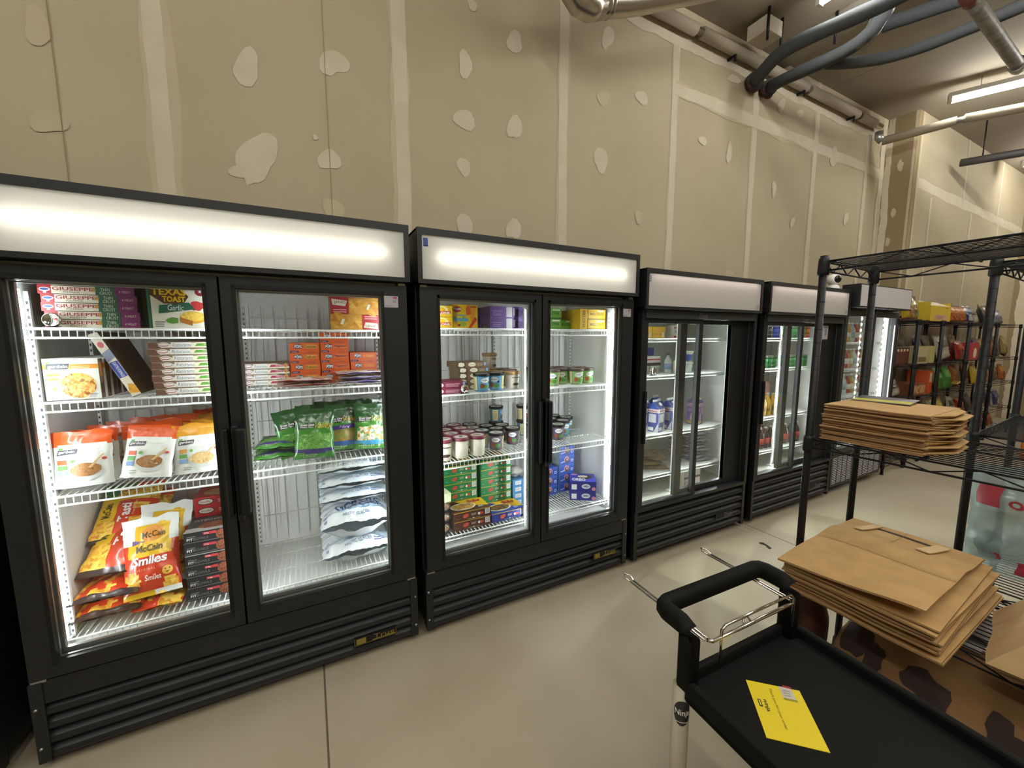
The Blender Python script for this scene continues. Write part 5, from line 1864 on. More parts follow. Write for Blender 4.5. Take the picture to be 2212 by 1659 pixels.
def gable(name, w, h, base, roof, deco):
    o = empty(name)
    m = MB()
    m.box((-w / 2, -w / 2, 0), (w / 2, w / 2, h * .74), base)
    deco(Pan(m, (-w / 2, -w / 2, 0)), w, h * .74)
    deco(Pan(m, (-w / 2, w / 2, 0), (0, -1, 0)), w, h * .74)
    m.obj('carton_body', o)
    m = MB()
    a = h * .74
    m.add([(-w / 2, -w / 2, a), (w / 2, -w / 2, a), (w / 2, w / 2, a), (-w / 2, w / 2, a), (-w / 2, 0, h * .94), (w / 2, 0, h * .94)], [(0, 1, 5, 4), (2, 3, 4, 5), (0, 4, 3), (1, 2, 5)], roof)
    m.box((-w / 2, -.003, h * .93), (w / 2, .003, h), WHITE)
    m.obj('gable_top', o)
    m = MB()
    M = Matrix.Translation((w * .05, -w * .27, h * .845)) @ Matrix.Rotation(math.radians(48), 4, 'X')
    m.lathe([(w * .15, 0), (w * .15, w * .12), (0, w * .12)], WHITE, 14, M)
    m.obj('cap', o)
    return o
def dp(p, w, h):
    p.rect(0, 0, w, h, flat('#7a4f9a'))
    p.rect(0, h * .82, w, h * .95, flat('#d8d0d4'), 2)
    p.text('Neilson', w * .15, h * .84, w * .85, h * .93, flat('#b83c34'), 3, bold=.03)
    p.lines(w * .1, h * .62, w * .5, h * .76, 2, flat('#c8b8d4'), 2)
    p.rect(w * .6, h * .45, w * .92, h * .78, flat('#b8a8c4'), 2)
    p.poly([(w * .3, h * .2), (w * .6, h * .2), (w * .55, h * .5), (w * .4, h * .52)], flat('#d8d0c8'), 2)
    p.rect(w * .05, h * .05, w * .7, h * .18, flat('#c8b04c'), 2)
place(gable('milk_carton', .095, .25, flat('#6a3f8c'), flat('#6a3f8c'), dp), (3.455, .27, S[2]), .3, 'purple and white milk carton with a white cap, alone on its shelf', 'carton')
def dp(p, w, h):
    p.rect(0, 0, w, h, flat('#3c4890'))
    p.rect(0, h * .82, w, h * .97, flat('#d0d0d4'), 2)
    p.text('Neilson', w * .1, h * .85, w * .9, h * .94, flat('#b83c34'), 3, bold=.03)
    p.rect(w * .15, h * .4, w * .8, h * .76, flat('#c9ccd2'), 2)
    p.rect(w * .12, h * .05, w * .6, h * .2, WHITE, 3)
    p.poly([(w * .6, 0), (w, 0), (w, h * .4)], flat('#d0d4dc'), 3)
mc = Proto(gable('milk_carton', .095, .245, flat('#343f80'), flat('#2f4a9a'), dp))
for k, (x, y) in enumerate(((2.968, .235), (2.845, .285), (2.72, .36), (2.963, .36), (3.13, .25), (2.845, .415))):
    mc.put((x, y, S[2]), .25, f'blue and white milk carton on the third shelf, {("nearest the centre post", "second from the post", "left rear", "directly behind the nearest", "right of the centre post", "rear middle")[k]}', 'blue milk cartons')['category'] = 'carton'
for k, (x, y) in enumerate(((2.87, .555), (3.0, .50), (3.14, .40))):
    dup(mc.o, (x, y, S[2]), .2, f'blue milk carton in the hindmost row, {nth(k)} from the left', 'blue milk cartons')
def pr(u, v):
    n = noise.noise(Vector((u * 5, v * 5, 2)))
    return flat('#c8402f', .3, .5) if n > .02 and v > .1 else flat('#d8d2ca', .3, .5)
o = pouch('milk_bag', .15, .28, .06, pr, lambda p, w, h: p.rect(w * .3, h * .35, w * .75, h * .6, flat('#34408a', .3, .4), 2).ell(w * .85, h * .08, w * .1, h * .05, flat('#34408a'), 2), seed=61, wr=.008)
place(o, (2.725, .215, S[2] + .009), (math.radians(-4), 0, .0), 'red and white plastic bag standing in front of the milk cartons', 'bag')
BG = mat('brown pouch film', '#7a6a4c', .35, var='#5c4a34', vscale=20, coat=.4)
bp = Proto(pouch('grain_pouch', .2, .26, .018, lambda u, v: BG, None, seed=63, gusset=False, wr=.006))
for k, (x, y, z, r) in enumerate(((2.96, .2, .57, -.5), (2.92, .22, .598, -.35), (2.98, .24, .626, -.6), (2.90, .26, .655, -.2))):
    bp.put((x, y, z), (math.radians(-88), 0, r), f'brown see-through pouch, {ordn(k, 4)} of four lying on the fourth shelf', 'brown pouches')['category'] = 'pouch'
place(bottle('water_bottle', .035, .2, glass('pale bottle', (.75, .82, .88), .1, .1, .25), flat('#c03028'), flat('#9fb4c8')), (2.725, .22, S[3]), 0, 'clear bottle with a red cap at the left end of the fourth shelf', 'bottle')
SB = flat('#3c4a86', .25, .6)
def pr(u, v):
    return flat('#b0b4c0', .2, .6) if (v < .12 or noise.noise(Vector((u * 6, v * 9, 5))) > .22) else (flat('#c8603c', .3, .5) if .5 < v < .7 and u < .6 else SB)
sp = Proto(pouch('snack_pouch', .21, .26, .016, pr, None, seed=65, gusset=False, wr=.005))
for k in range(9):
    sp.put((3.47 + .008 * ((k * 7) % 3 - 1), .19 + .006 * (k % 3), .567 + .0268 * k), (math.radians(-90), 0, .1 * ((k * 5) % 3 - 1)), f'dark blue and silver pouch, {ordn(k, 9)} in the slumped stack of nine', 'blue and silver pouches')['category'] = 'pouch'
def fr(p, w, h):
    p.rect(0, 0, w, h, flat('#b8aca4'))
    p.rect(0, h * .42, w, h * .56, BLACK, 2)
    p.ell(w * .12, h * .16, w * .1, h * .1, BLACK, 2)
    p.ell(w * .12, h * .16, w * .07, h * .07, flat('#b8aca4'), 3)
    p.lines(w * .1, h * .7, w * .8, h * .75, 1, GREY, 2)
place(carton('carton_box', .19, .16, .12, flat('#a89c94'), fr), (3.33, .245, S[4] + .0005), 0, 'pale carton with a black band standing on the cooler floor', 'box')

# ------------------------------------------------------------------ can cooler
cs = dict(k=can('drink_can', .032, .112, flat('#2a2a2c', .25), flat('#4a4644', .25)), b=can('drink_can', .032, .112, flat('#2440a0', .22), flat('#3450b4', .22)), g=can('drink_can', .032, .112, flat('#1f6a34', .22), flat('#2c8a44', .22)), o=can('drink_can', .032, .112, flat('#b8502a', .25), flat('#d87a3c', .25)))
cp = {k: Proto(v) for k, v in cs.items()}
nm = dict(k='dark', b='blue', g='green', o='orange')
def cans(spec, z, where):
    for c, x0, n, rows in spec:
        for r in range(rows):
            for i in range(n):
                o = cp[c].put((x0 + .068 * i, .20 + .07 * r, z), .3 * i, f'{nm[c]} drink can, {nth(i)} from the left in the {("front", "second", "third")[r]} row {where}', f'{nm[c]} drink cans')
                o['category'] = 'can'
cans((('k', 4.02, 5, 2), ('b', 4.38, 2, 2)), 1.569, 'on the top left shelf')
cans((('g', 4.68, 3, 2), ('o', 4.90, 1, 1)), 1.569, 'on the top right shelf')
cans((('b', 4.03, 3, 3), ('g', 4.25, 3, 2)), 1.299, 'on the second left shelf')
cans((('g', 4.62, 5, 2),), 1.299, 'on the second right shelf')
def fr(p, w, h):
    p.rect(0, 0, w, h, flat('#8a3a24'))
    p.poly([(w * .3, h * .3), (w * .7, h * .3), (w * .55, h * .7), (w * .45, h * .72)], flat('#a8a49c'), 2)
    p.rect(0, 0, w, h * .18, flat('#c87a2c'), 2)
for k, x in enumerate((4.12, 4.44)):
    place(carton('drink_case', .3, .2, .13, flat('#8a3a24'), fr), (x, .42, 1.02), 0, f'rust red drink case with a grey mountain, {("left", "right")[k]} of two', 'box', 'rust red drink cases')
for k, x in enumerate((4.12, 4.44)):
    place(carton('drink_case', .3, .22, .155, flat('#c8822c'), lambda p, w, h: p.rect(0, h * .7, w, h, flat('#d8a03c'))), (x, .44, .862), 0, f'orange drink case under the rust red case, {("left", "right")[k]} one', 'box', 'orange drink cases')
by = Proto(bottle('juice_bottle', .033, .2, flat('#d0a428', .25, .4), flat('#b8b4a0'), flat('#a88420')))
bb = Proto(bottle('juice_bottle', .033, .2, flat('#2f7fa8', .25, .4), flat('#b8b4a0'), flat('#28688c')))
for k in range(7):
    o = (bb if k in (0, ) else by).put((4.05 + .075 * k, .20, .862), 0, f'{"blue" if k == 0 else "yellow"} juice bottle in the front row of the third shelf' + ('' if k == 0 else f', {nth(k - 1)} after the blue one'), 'juice bottles')
    o['category'] = 'bottle'
bd = Proto(bottle('cola_bottle', .034, .2, flat('#2c1a16', .2, .4), flat('#c9c4c0'), flat('#a8342c')))
for k in range(6):
    bd.put((4.05 + .08 * k, .21, .549), 0, f'dark bottle on the lowest shelf of the can cooler, {nth(k)} from the left', 'dark bottles')['category'] = 'bottle'
for k, x in enumerate((4.14, 4.44)):
    place(carton('drink_case', .28, .2, .16, flat('#6a2a20'), lambda p, w, h: p.rect(0, h * .55, w, h * .9, flat('#c85a2c'))), (x, .42, .549), 0, f'orange and brown drink case behind the dark bottles, {("left", "right")[k]} of two', 'box', 'orange and brown cases')
for k in range(3):
    dup(bd.o, (4.70 + .1 * k, .22, .549), 0, f'dark bottle in the right half of the lowest shelf, {nth(k)} from the left', 'dark bottles')

# ------------------------------------------------------------------ upright cooler
ub = {c: Proto(bottle('drink_bottle', .035, .21, flat(h, .25, .4), WHITE, flat(g))) for c, h, g in (('red', '#a84438', '#d8d0c8'), ('amber', '#b89a4c', '#d8d4bc'), ('pale', '#b8c8c4', '#8fa8a0'))}
for s, z in enumerate((.682, .962, 1.242, 1.522, .413)):
    for k in range(5):
        for h in range(2):
            c = ('red', 'amber', 'pale')[(k + s + h) % 3]
            o = ub[c].put((5.265 + .085 * k + .53 * h, .24, z), 0, f'{c} bottle, {nth(k)} from left on the {("second", "third", "fourth", "top", "bottom")[s]} level behind the {("left", "right")[h]} glass', 'bottles in the upright cooler')
            o['category'] = 'bottle'
for o in list(COL.objects):
    if o.parent is None and o.get('label') and not o.get('category'):
        o['category'] = 'bag' if 'bag' in o.name else 'box'
# ------------------------------------------------------------------ wire racks
def wire_rack(loc, rot, L, D, H, zs, label, r=.0127, gap=.033, sp=.027, zig=.105, name='wire_rack', posts=((0, 0), (0, 1), (1, 0), (1, 1)), group=None, fine=True):
    o = empty(name, loc, rot, label, 'rack', group)
    for a, c in posts:
        m = MB()
        m.tube([(a * L, c * D, .012), (a * L, c * D, H)], r, RACK, n=12)
        for k in range(int(H / .05)) if fine else ():
            m.tube([(a * L, c * D, .05 + .05 * k), (a * L, c * D, .0515 + .05 * k)], r + .0005, BLK2, n=12)
        m.lathe([(r * 1.3, 0), (r * 1.3, .012), (r * .6, .02)], BLK2, 12, Matrix.Translation((a * L, c * D, 0)))
        m.obj('post', o)
    for z in zs:
        m = MB()
        for q, w in ((0, .0036), (-gap, .0036)):
            m.tube([(r, 0, z + q), (L - r, 0, z + q)], w, RACK, n=6)
            m.tube([(r, D, z + q), (L - r, D, z + q)], w, RACK, n=6)
            m.tube([(0, r, z + q), (0, D - r, z + q)], w, RACK, n=6)
            m.tube([(L, r, z + q), (L, D - r, z + q)], w, RACK, n=6)
        n = int(D / sp)
        for i in range(1, n):
            m.tube([(0, D * i / n, z + .001), (L, D * i / n, z + .001)], .0022, RACK, n=4, smooth=False)
        k = max(2, int(L / .29))
        for i in range(1, k):
            m.tube([(L * i / k, 0, z - .006), (L * i / k, D, z - .006)], .0036, RACK, n=5)
        if fine:
            for y in (0, D):
                n = int(L / zig)
                p = [(r + (L - 2 * r) * i / n, y, z - (gap if i % 2 else 0)) for i in range(n + 1)]
                m.tube(p, .0025, RACK, n=5, smooth=False)
            for x in (0, L):
                n = int(D / (zig * .55))
                p = [(x, r + (D - 2 * r) * i / n, z - (gap if i % 2 else 0)) for i in range(n + 1)]
                m.tube(p, .0025, RACK, n=5, smooth=False)
        s = m.obj('wire_shelf', o)
        for a, c in posts:
            m = MB()
            m.lathe([(r + .004, -gap - .016), (r + .0065, -gap - .008), (r + .005, .0), (r + .004, .012)], BLK2, 12, Matrix.Translation((a * L, c * D, z)))
            m.obj('collar', s)
    return o

# snack racks against the stepped wall
SZ = (1.766, 1.25, .86, .44, .12)
SX = ((6.42, 6.95), (7.0, 7.675), (7.725, 8.615), (8.665, 9.755), (9.805, 10.93))
for k, (a, c) in enumerate(SX):
    wire_rack((a, .045, 0), 0, c - a, .43, 1.78, SZ, f'black wire snack rack along the stepped wall, {nth(k)} from the upright cooler', r=.014, sp=.045, fine=False, name='snack_rack', group='black wire snack racks')

def chips(name, c1, c2, c3=None, w=.24, h=.30, t=.11, seed=0):
    A, B, C = flat(c1, .28, .6), flat(c2, .28, .6), flat(c3 or c2, .28, .6)
    def pr(u, v):
        if v > .92 or v < .06:
            return C
        if .5 < v < .78 and .12 < u < .88:
            return B
        if (u - .5) ** 2 + ((v - .26) * 1.2) ** 2 < .05:
            return C
        return A
    return pouch(name, w, h, t, pr, None, seed=seed, gusset=False, flat_end=-.02, wr=.012, nu=18, nv=20, top=.95)
kinds = dict(green=('#3c8a34', '#78b45a', '#2c6a2a'), red=('#a82a24', '#d8603c', '#7a1c1c'), gold=('#c8942c', '#e0bc4c', '#8a5a1c'), white=('#c4bfae', '#55524a', '#c4bfae'), purple=('#4a2c64', '#7a4a8a', '#2c1c44'), brown=('#6a4a30', '#a87c4c', '#4a3020'), yellow=('#d8b82c', '#e8d060', '#a83a2c'), dark=('#24262c', '#4a4c54', '#1c1c20'), teal=('#2c8a70', '#7ac4a8', '#e0d8b0'), navy=('#2c3464', '#6a7cb0', '#c8c4c0'), tan=('#a89458', '#c8b884', '#7a6a38'), orange=('#c86424', '#e09a4c', '#8a3c1c'), foil=('#8a8c9c', '#b4b6c4', '#6a6c7c'))
def dk(h, f=.74):
    return '#' + ''.join('%02x' % int(int(h[i:i + 2], 16) * f) for i in (1, 3, 5))
kinds = {k: tuple(dk(c) for c in v) for k, v in kinds.items()}  # shadow over the racks put into the bag colours by darkening them
CP = {k: Proto(chips('snack_bag', *v, seed=i * 3 + 71)) for i, (k, v) in enumerate(kinds.items())}
lev = {0: 'top', 1: 'second', 2: 'third', 3: 'fourth', 4: 'lowest'}
rng = random.Random(5)
def bag(kind, x, s, label, y=.135, sc=(1, 1, 1), lean=-10, rz=0, roll=0):
    o = CP[kind].put((x, y, SZ[s] + .013 + abs(math.sin(math.radians(roll * .5))) * .12 * sc[0]), (math.radians(lean), math.radians(roll * .5), rz), label, 'snack bags on the wire racks', scale=sc)
    o['category'] = 'snack bag'
# top level
bag('foil', 6.56, 0, 'crinkled grey foil pack at the left end of the top rack level', sc=(.9, 1, 1.1))
bag('yellow', 6.86, 0, 'brown and yellow snack bag on the top level, left of the open yellow box', sc=(1.35, 1, 1.05), rz=.05, y=.12)
bag('tan', 7.13, 0, 'tan and yellow snack bag touching the open yellow box', sc=(.9, 1, 1.0), y=.16)
def fr(p, w, h):
    p.rect(0, 0, w, h, flat('#cdb02c'))
    p.rect(w * .2, h * .1, w * .8, h * .42, flat('#c8a08a'), 2)
    p.lines(w * .28, h * .16, w * .72, h * .38, 3, flat('#a8503c'), 3)
    p.rect(w * .72, h * .86, w * .84, h * .9, BLACK, 3)
m = MB()
w, d, h = .64, .36, .235
YC, KC = flat('#c4a82c'), flat('#7a6038')
m.box((0, 0, 0), (w, d, .01), KC)
m.box((0, 0, 0), (w, .008, h * .8), YC)
m.box((0, d - .008, 0), (w, d, h * 1.5), KC)
m.box((0, .008, 0), (.008, d - .008, h), YC)
m.box((w - .008, .008, 0), (w, d - .008, h), YC)
fr(Pan(m, (0, 0, 0), (1, 0, 0), (0, 0, 1)), w, h * .8)
m.add([(0, 0, h * .8), (w, 0, h * .8), (w * .97, .14, h * 1.08), (w * .05, .14, h * 1.08)], [(0, 1, 2, 3)], flat('#c8bca4'))
m.add([(w, 0, h), (w, d, h), (w + .1, d * .9, h * .7), (w + .1, .05, h * .6)], [(0, 1, 2, 3)], flat('#c4b44c'))
m.obj('open_carton', loc=(7.37, .075, SZ[0] + .005), label='large open yellow carton with raised flaps on top of the snack racks', cat='box')
def fr(p, w, h):
    p.rect(0, 0, w, h, flat('#a83034'))
    p.ell(w * .7, h * .5, w * .16, h * .36, flat('#d8c8a0'), 2)
tag(carton('snack_box', .62, .12, .24, flat('#8a2428'), fr), (8.9, .33, SZ[0] + .005), 0, 'long red box behind the orange bags on the top level', 'box')
for k, x in enumerate((8.24, 8.42, 8.60)):
    bag('orange', x, 0, f'orange bag with a pale top on the top level, {nth(k)} from the open carton', y=.12, sc=(.7, .8, .72))
for k, (c, x, s) in enumerate((('navy', 9.35, .9), ('white', 9.6, .8), ('dark', 9.98, 1.05), ('brown', 10.28, 1.0), ('orange', 10.55, .6), ('red', 10.75, .55), ('foil', 10.1, .7))):
    bag(c, x, 0, f'{c} snack bag on the top level near its right end, {nth(k)} of a mixed group', y=.12 if k == 6 else .24, sc=(1, .8, s), lean=-14, rz=.2 * (k % 3 - 1))
# second level
def jarbox(p, w, h):
    for k in range(4):
        p.rect(w * (.04 + .24 * k), h * .06, w * (.23 + .24 * k), h * .78, flat('#5a2a20'), 2)
        p.rect(w * (.06 + .24 * k), h * .78, w * (.21 + .24 * k), h * .92, flat('#c8a890'), 2)
tag(carton('jar_tray', .34, .25, .2, flat('#3a2018'), jarbox), (6.72, .20, SZ[1] + .004), 0, 'tray of dark red jars on the second rack level beside the upright cooler', 'tray')
tag(carton('snack_box', .3, .2, .2, flat('#b0a480'), lambda p, w, h: p.rect(w * .1, h * .1, w * .9, h * .4, flat('#6a5a3c'))), (7.28, .175, SZ[1] + .004), 0, 'pale box with a dark picture on the second level', 'box')
tag(carton('snack_box', .14, .2, .21, flat('#b4aa70'), None), (7.585, .175, SZ[1] + .004), 0, 'narrow pale yellow box left of the white snack bag', 'box')
for k, (c, x, w_) in enumerate((('dark', 6.72, 'above the jar tray'), ('dark', 7.27, 'above the pale box'), ('dark', 7.62, 'above the narrow yellow box'))):
    bag(c, x, 1, f'black snack bag standing behind and {w_}', y=.37, sc=(1.2, .55, 1.2))
bag('white', 8.18, 1, 'big white snack bag with a black panel, leaning left on the second level', y=.14, sc=(1.7, .9, 1.05), roll=-12)
bag('red', 8.75, 1, 'red snack bag right of the big white one on the second level', sc=(1.1, 1, .9))
tag(carton('snack_box', .34, .2, .24, flat('#a82c34'), lambda p, w, h: p.ell(w * .6, h * .4, w * .2, h * .3, flat('#d8c4a8'))), (9.06, .175, SZ[1] + .004), 0, 'red box with a pale disc on the second level', 'box')
for k, (c, x, s, rl) in enumerate((('purple', 9.42, 1, 0), ('gold', 9.64, .95, 5), ('red', 10.02, 1.05, 12), ('dark', 10.28, 1.1, 0), ('tan', 10.66, 1.05, 22))):
    bag(c, x, 1, f'{c} snack bag on the second level, {nth(k)} of five right of the red box', sc=(1.0, .85, s), roll=rl)
for k, (c, x) in enumerate((('navy', 8.2), ('dark', 8.5), ('navy', 8.9), ('dark', 9.2), ('brown', 9.5))):
    bag(c, x, 1, f'{c} bag in the rear row of the second level, {nth(k)} from the left', y=.385, sc=(1.2, .5, 1.15))
# third level
bag('white', 6.74, 2, 'white and pink bag slumped at the left end of the third level', sc=(1.2, 1, .62), roll=-8)
tag(carton('snack_box', .36, .26, .14, flat('#7a4a30'), lambda p, w, h: p.rect(w * .06, h * .2, w * .94, h * .9, food('food mix', ['#a87848', '#c89c6c', '#6a3c28', '#d8b890'], 40))), (7.28, .195, SZ[2] + .004), 0, 'brown patterned tray on the third level', 'tray')
tag(carton('snack_box', .2, .1, .33, flat('#5a3018'), None), (7.26, .40, SZ[2] + .004), 0, 'tall brown box behind the patterned tray', 'box')
tag(carton('snack_box', .13, .2, .29, flat('#b85028'), lambda p, w, h: p.rect(w * .2, h * .5, w * .8, h * .9, flat('#c8a890'))), (7.60, .17, SZ[2] + .004), 0, 'narrow upright orange box on the third level', 'box')
for k, (c, x, s, rl, y) in enumerate((('green', 7.87, .95, 0, .2), ('green', 8.12, 1.05, 0, .14), ('green', 8.44, 1.05, 0, .14), ('gold', 8.85, 1.05, 0, .26), ('orange', 9.15, 1.05, 0, .26), ('yellow', 9.55, 1.0, 0, .15), ('yellow', 10.0, 1.05, 8, .15), ('brown', 10.4, 1.05, 0, .15), ('orange', 10.75, .85, 8, .14))):
    bag(c, x, 2, f'{c} snack bag on the third level, {nth(k)} of nine right of the orange box', y=y, sc=(1.0, .85, s), roll=rl)
o = CP['yellow'].put((8.85, .10, SZ[2] + .055), (math.radians(-90), 0, 0), 'yellow bag lying flat at the front of the third level', 'snack bags on the wire racks', scale=(1.4, .7, .4))
o['category'] = 'snack bag'
for k, (c, x) in enumerate((('orange', 8.2), ('brown', 8.55), ('red', 9.2), ('orange', 9.7), ('brown', 10.1))):
    bag(c, x, 2, f'{c} bag in the rear row of the third level, {nth(k)} from the left', y=.385, sc=(1.2, .5, 1.05))
# fourth and lowest levels
for k, (c, x, s, rl) in enumerate((('brown', 7.75, .9, 0), ('tan', 8.05, 1.0, 10), ('yellow', 8.32, 1.05, -8), ('white', 8.75, .95, 14), ('red', 9.1, .9, 0), ('dark', 9.4, 1, 0), ('teal', 9.9, 1.0, 18), ('navy', 10.35, 1.1, 0), ('navy', 10.7, .95, -6))):
    bag(c, x, 3, f'{c} snack bag on the fourth level, {nth(k)} of nine', y=.15, sc=(1.1, .85, s * .95), roll=rl * .6)
for k, (c, x) in enumerate((('red', 6.9), ('dark', 7.35), ('red', 8.9), ('red', 9.4), ('purple', 10.1), ('red', 10.5))):
    bag(c, x, 4, f'{c} snack bag on the lowest level, {nth(k)} of six', y=.16, sc=(1.2, .85, .75))
# tall orange bin on the floor beyond the racks
m = MB()
m.rbox((0, -.55, 0), (.55, 0, 1.02), flat('#c8741c', .5), .02)
m.rbox((-.02, -.57, .96), (.57, .02, 1.03), flat('#b8640f', .5), .01)
m.obj('orange_bin', loc=(8.77, -.50, 0), label='tall orange bin standing on the floor at the right edge', cat='bin')
# ------------------------------------------------------------------ foreground racks, paper bags and cart
AR = math.radians(-87.1)
RA = wire_rack((2.329, -1.105, 0), AR, 1.2, .457, 1.868, (1.847, 1.181, .62, .14), 'black wire rack nearest the camera, carrying the stacks of brown paper bags')
RB = wire_rack((2.925, -1.39, 0), AR, 1.2, .72, 1.868, (1.847, 1.19, .60, .14), 'black wire rack standing behind the one with the paper bags')
RM = Matrix.Translation((2.329, -1.105, 0)) @ Matrix.Rotation(AR, 4, 'Z')     # x along the rack towards the camera side, y across

def flat_bag(w, d, t, seed, wave=.004, lift=0.0, curl=0.0):
    """folded paper bag lying flat, w along x and d along y, corner at the origin"""
    m = MB()
    def top(u, v, s):
        z = wave * noise.noise(Vector((u * 2.2, v * 1.6, seed))) + lift * (1 - u) * v ** 2 + curl * math.sin(3.14159 * u) ** 2 * (v > -1)
        return (u * w, v * d, z + t * s)
    m.grid(lambda u, v: top(u, v, 1), 12, 8, PAPER)
    m.grid(lambda u, v: top(u, v, 0), 12, 8, PAPER, flip=True)
    for fix in (0, 1):
        m.grid(lambda u, s: top(u, fix, s), 12, 1, PAPER3 if s_edge else PAPER, flip=bool(fix), smooth=False)
        m.grid(lambda v, s: top(fix, v, s), 8, 1, PAPER3, flip=not fix, smooth=False)
    return m, top
s_edge = True

# upper stack
G = 'flat brown paper bags on the middle shelf'
q = RM.to_euler().z
rng = random.Random(3)
variants = []
for k in range(3):
    m, _ = flat_bag(.285, .31, .0046, k * 3.3, .0022)
    o = m.obj('paper_bag')
    m = MB()                                                     # gusset folds fanning out at one end
    e = (.030, .042, .022)[k]
    m.prism([(-.002, .02), (-.002, .29), (e, .23), (e * 1.15, .10)], .0006, .0036, PAPER)
    m.obj('bag_gusset', o).location = (.285, 0, 0)
    variants.append(Proto(o))
N = 22
for k in range(N):
    dx, dy = rng.uniform(-.006, .006), rng.uniform(-.014, .006)
    if k > N - 6:
        dx += .004
    z = 1.1865 + k * .0062
    p = RM @ Vector((.029 + dx, .022 + dy, z))
    lab = 'folded brown paper bag in the thick stack on the middle wire shelf'
    if k == N - 1:
        lab = 'topmost folded brown paper bag on the middle wire shelf, under the leaflet'
    o = variants[k % 3].put(p, q + rng.uniform(-.012, .012), lab, G, scale=(1, 1 + (.12 if k < 9 else 0), 1))
    o['category'] = 'paper bag'
m = MB()
m.box((0, 0, 0), (.17, .13, .003), flat('#8a8690', .35))
p = Pan(m, (0, 0, .003), (1, 0, 0), (0, 1, 0))
p.rect(0, .0, .17, .055, flat('#b8b23c', .35))
p.poly([(.0, .05), (.1, .06), (.15, .13), (0, .13)], flat('#4a4650', .35), 2)
tag(m.obj('leaflet'), RM @ Vector((.05, .20, 1.1865 + N * .0062 + .0015)), (math.radians(2), 0, q + .06), 'glossy grey and yellow leaflet lying on the upper stack of paper bags', 'leaflet')

# lower stack
G = 'flat brown paper bags on the lower shelf'
kinds_ = []
for k in range(3):
    m, _ = flat_bag(.40, .62, .006, 10 + k * 2.7, .006)
    kinds_.append(Proto(m.obj('paper_bag')))
NB = 10
for k in range(NB):
    z = .6275 + .0122 * k
    p = RM @ Vector((.022 + rng.uniform(.0, .012) + .01 * (NB - k) / NB, -.19 + rng.uniform(-.012, .014) + .03 * (1 - k / NB), z))
    o = kinds_[k % 3].put(p, q - .01 + rng.uniform(-.02, .02), 'large folded brown paper bag in the loose stack on the lower wire shelf', G)
    o['category'] = 'paper bag'
# the top bag with its folded handles
m = MB()
W_, D_ = .385, .65
def topz(x, y):
    u, v = x / W_, y / D_
    return .012 * noise.noise(Vector((u * 1.6, v * 1.5, 4.2))) + .030 * u * (1 - v) + .010 * math.sin(3.1 * v) + .012 * math.exp(-((v - .62) / .1) ** 2)
for s, f in ((.007, False), (0, True)):
    m.grid(lambda u, v: (u * W_, v * D_, topz(u * W_, v * D_) + s), 24, 30, PAPER, flip=f)
for fix in (0, 1):
    m.grid(lambda u, s: (u * W_, fix * D_, topz(u * W_, fix * D_) + .007 * s), 24, 1, PAPER3, flip=bool(fix))
    m.grid(lambda v, s: (fix * W_, v * D_, topz(fix * W_, v * D_) + .007 * s), 30, 1, PAPER3, flip=not fix)
def f(x, y):
    return (x, y, topz(x, y) + .007), (0, 0, 1)
p = Pan(m, f=f, eps=.0012)
CR = flat('#8f6d42', .9)
p.poly([(.10, .575), (.27, .575), (.27, .595), (.10, .595)], flat('#3a2a1c', .9), 1)        # slit of the handle cut-out
p.poly([(.18, .44), (.182, .44), (.182, .62), (.18, .62)], CR, 1)
p.poly([(.02, .30), (.39, .296), (.39, .298), (.02, .302)], CR, 1)
o = m.obj('paper_bag')
zt = .6275 + .0122 * NB + .006
tag(o, RM @ Vector((.021, -.212, zt)), (0, 0, q), 'topmost large brown paper bag on the lower shelf, with folded flat handles', 'paper bag', G)
for k, (x0, y0, x1, y1) in enumerate(((.085, .48, .115, .60), (.275, .47, .31, .60))):
    m = MB()
    n = 8
    def g(u, v, x0=x0, x1=x1, y0=y0, y1=y1):
        x, y = x0 + (x1 - x0) * u - .03 * (1 - v), y0 + (y1 - y0) * v
        return (x, y, topz(x, y) + .0105 + .004 * v)
    HP = mat('paper handle', '#cdb083', .8)
    m.grid(lambda u, v: Vector(g(u, v)) + Vector((0, 0, .004)), 3, n, HP)
    m.grid(g, 3, n, HP, flip=True)
    for e in (0, 1):
        m.grid(lambda u, v: Vector(g(e, v)) + Vector((0, 0, .004 * u)), 1, n, HP)
    m.grid(lambda u, v: Vector(g(u, 0)) + Vector((0, 0, .004 * v)), 3, 1, HP)
    m.obj('handle', o)

# crumpled bag at the right edge of the lower shelf
bm = bmesh.new()
bmesh.ops.create_cube(bm, size=1)
bmesh.ops.subdivide_edges(bm, edges=bm.edges[:], cuts=5, use_grid_fill=True)
for v in bm.verts:
    x, y, z = v.co
    t = z + .5
    n = noise.noise_vector(Vector((x * 2.6, y * 2.6, z * 2.2)) + Vector((7, 1, 3)))
    n2 = noise.noise_vector(Vector((x * 6, y * 6, z * 5)))
    v.co = Vector((x * .46 * (1 - .1 * t) + .22 * t, y * .34 * (1 - .35 * t), t * .40)) + Vector(n) * .035 * (.2 + t) + Vector(n2) * .010
m = MB().bm(bm, PAPER2)
tag(m.obj('paper_bag'), (2.45, -1.82, .66), (0, math.radians(4), math.radians(-80)), 'crumpled upright brown paper bag at the right edge, beside the folded stack', 'paper bag')

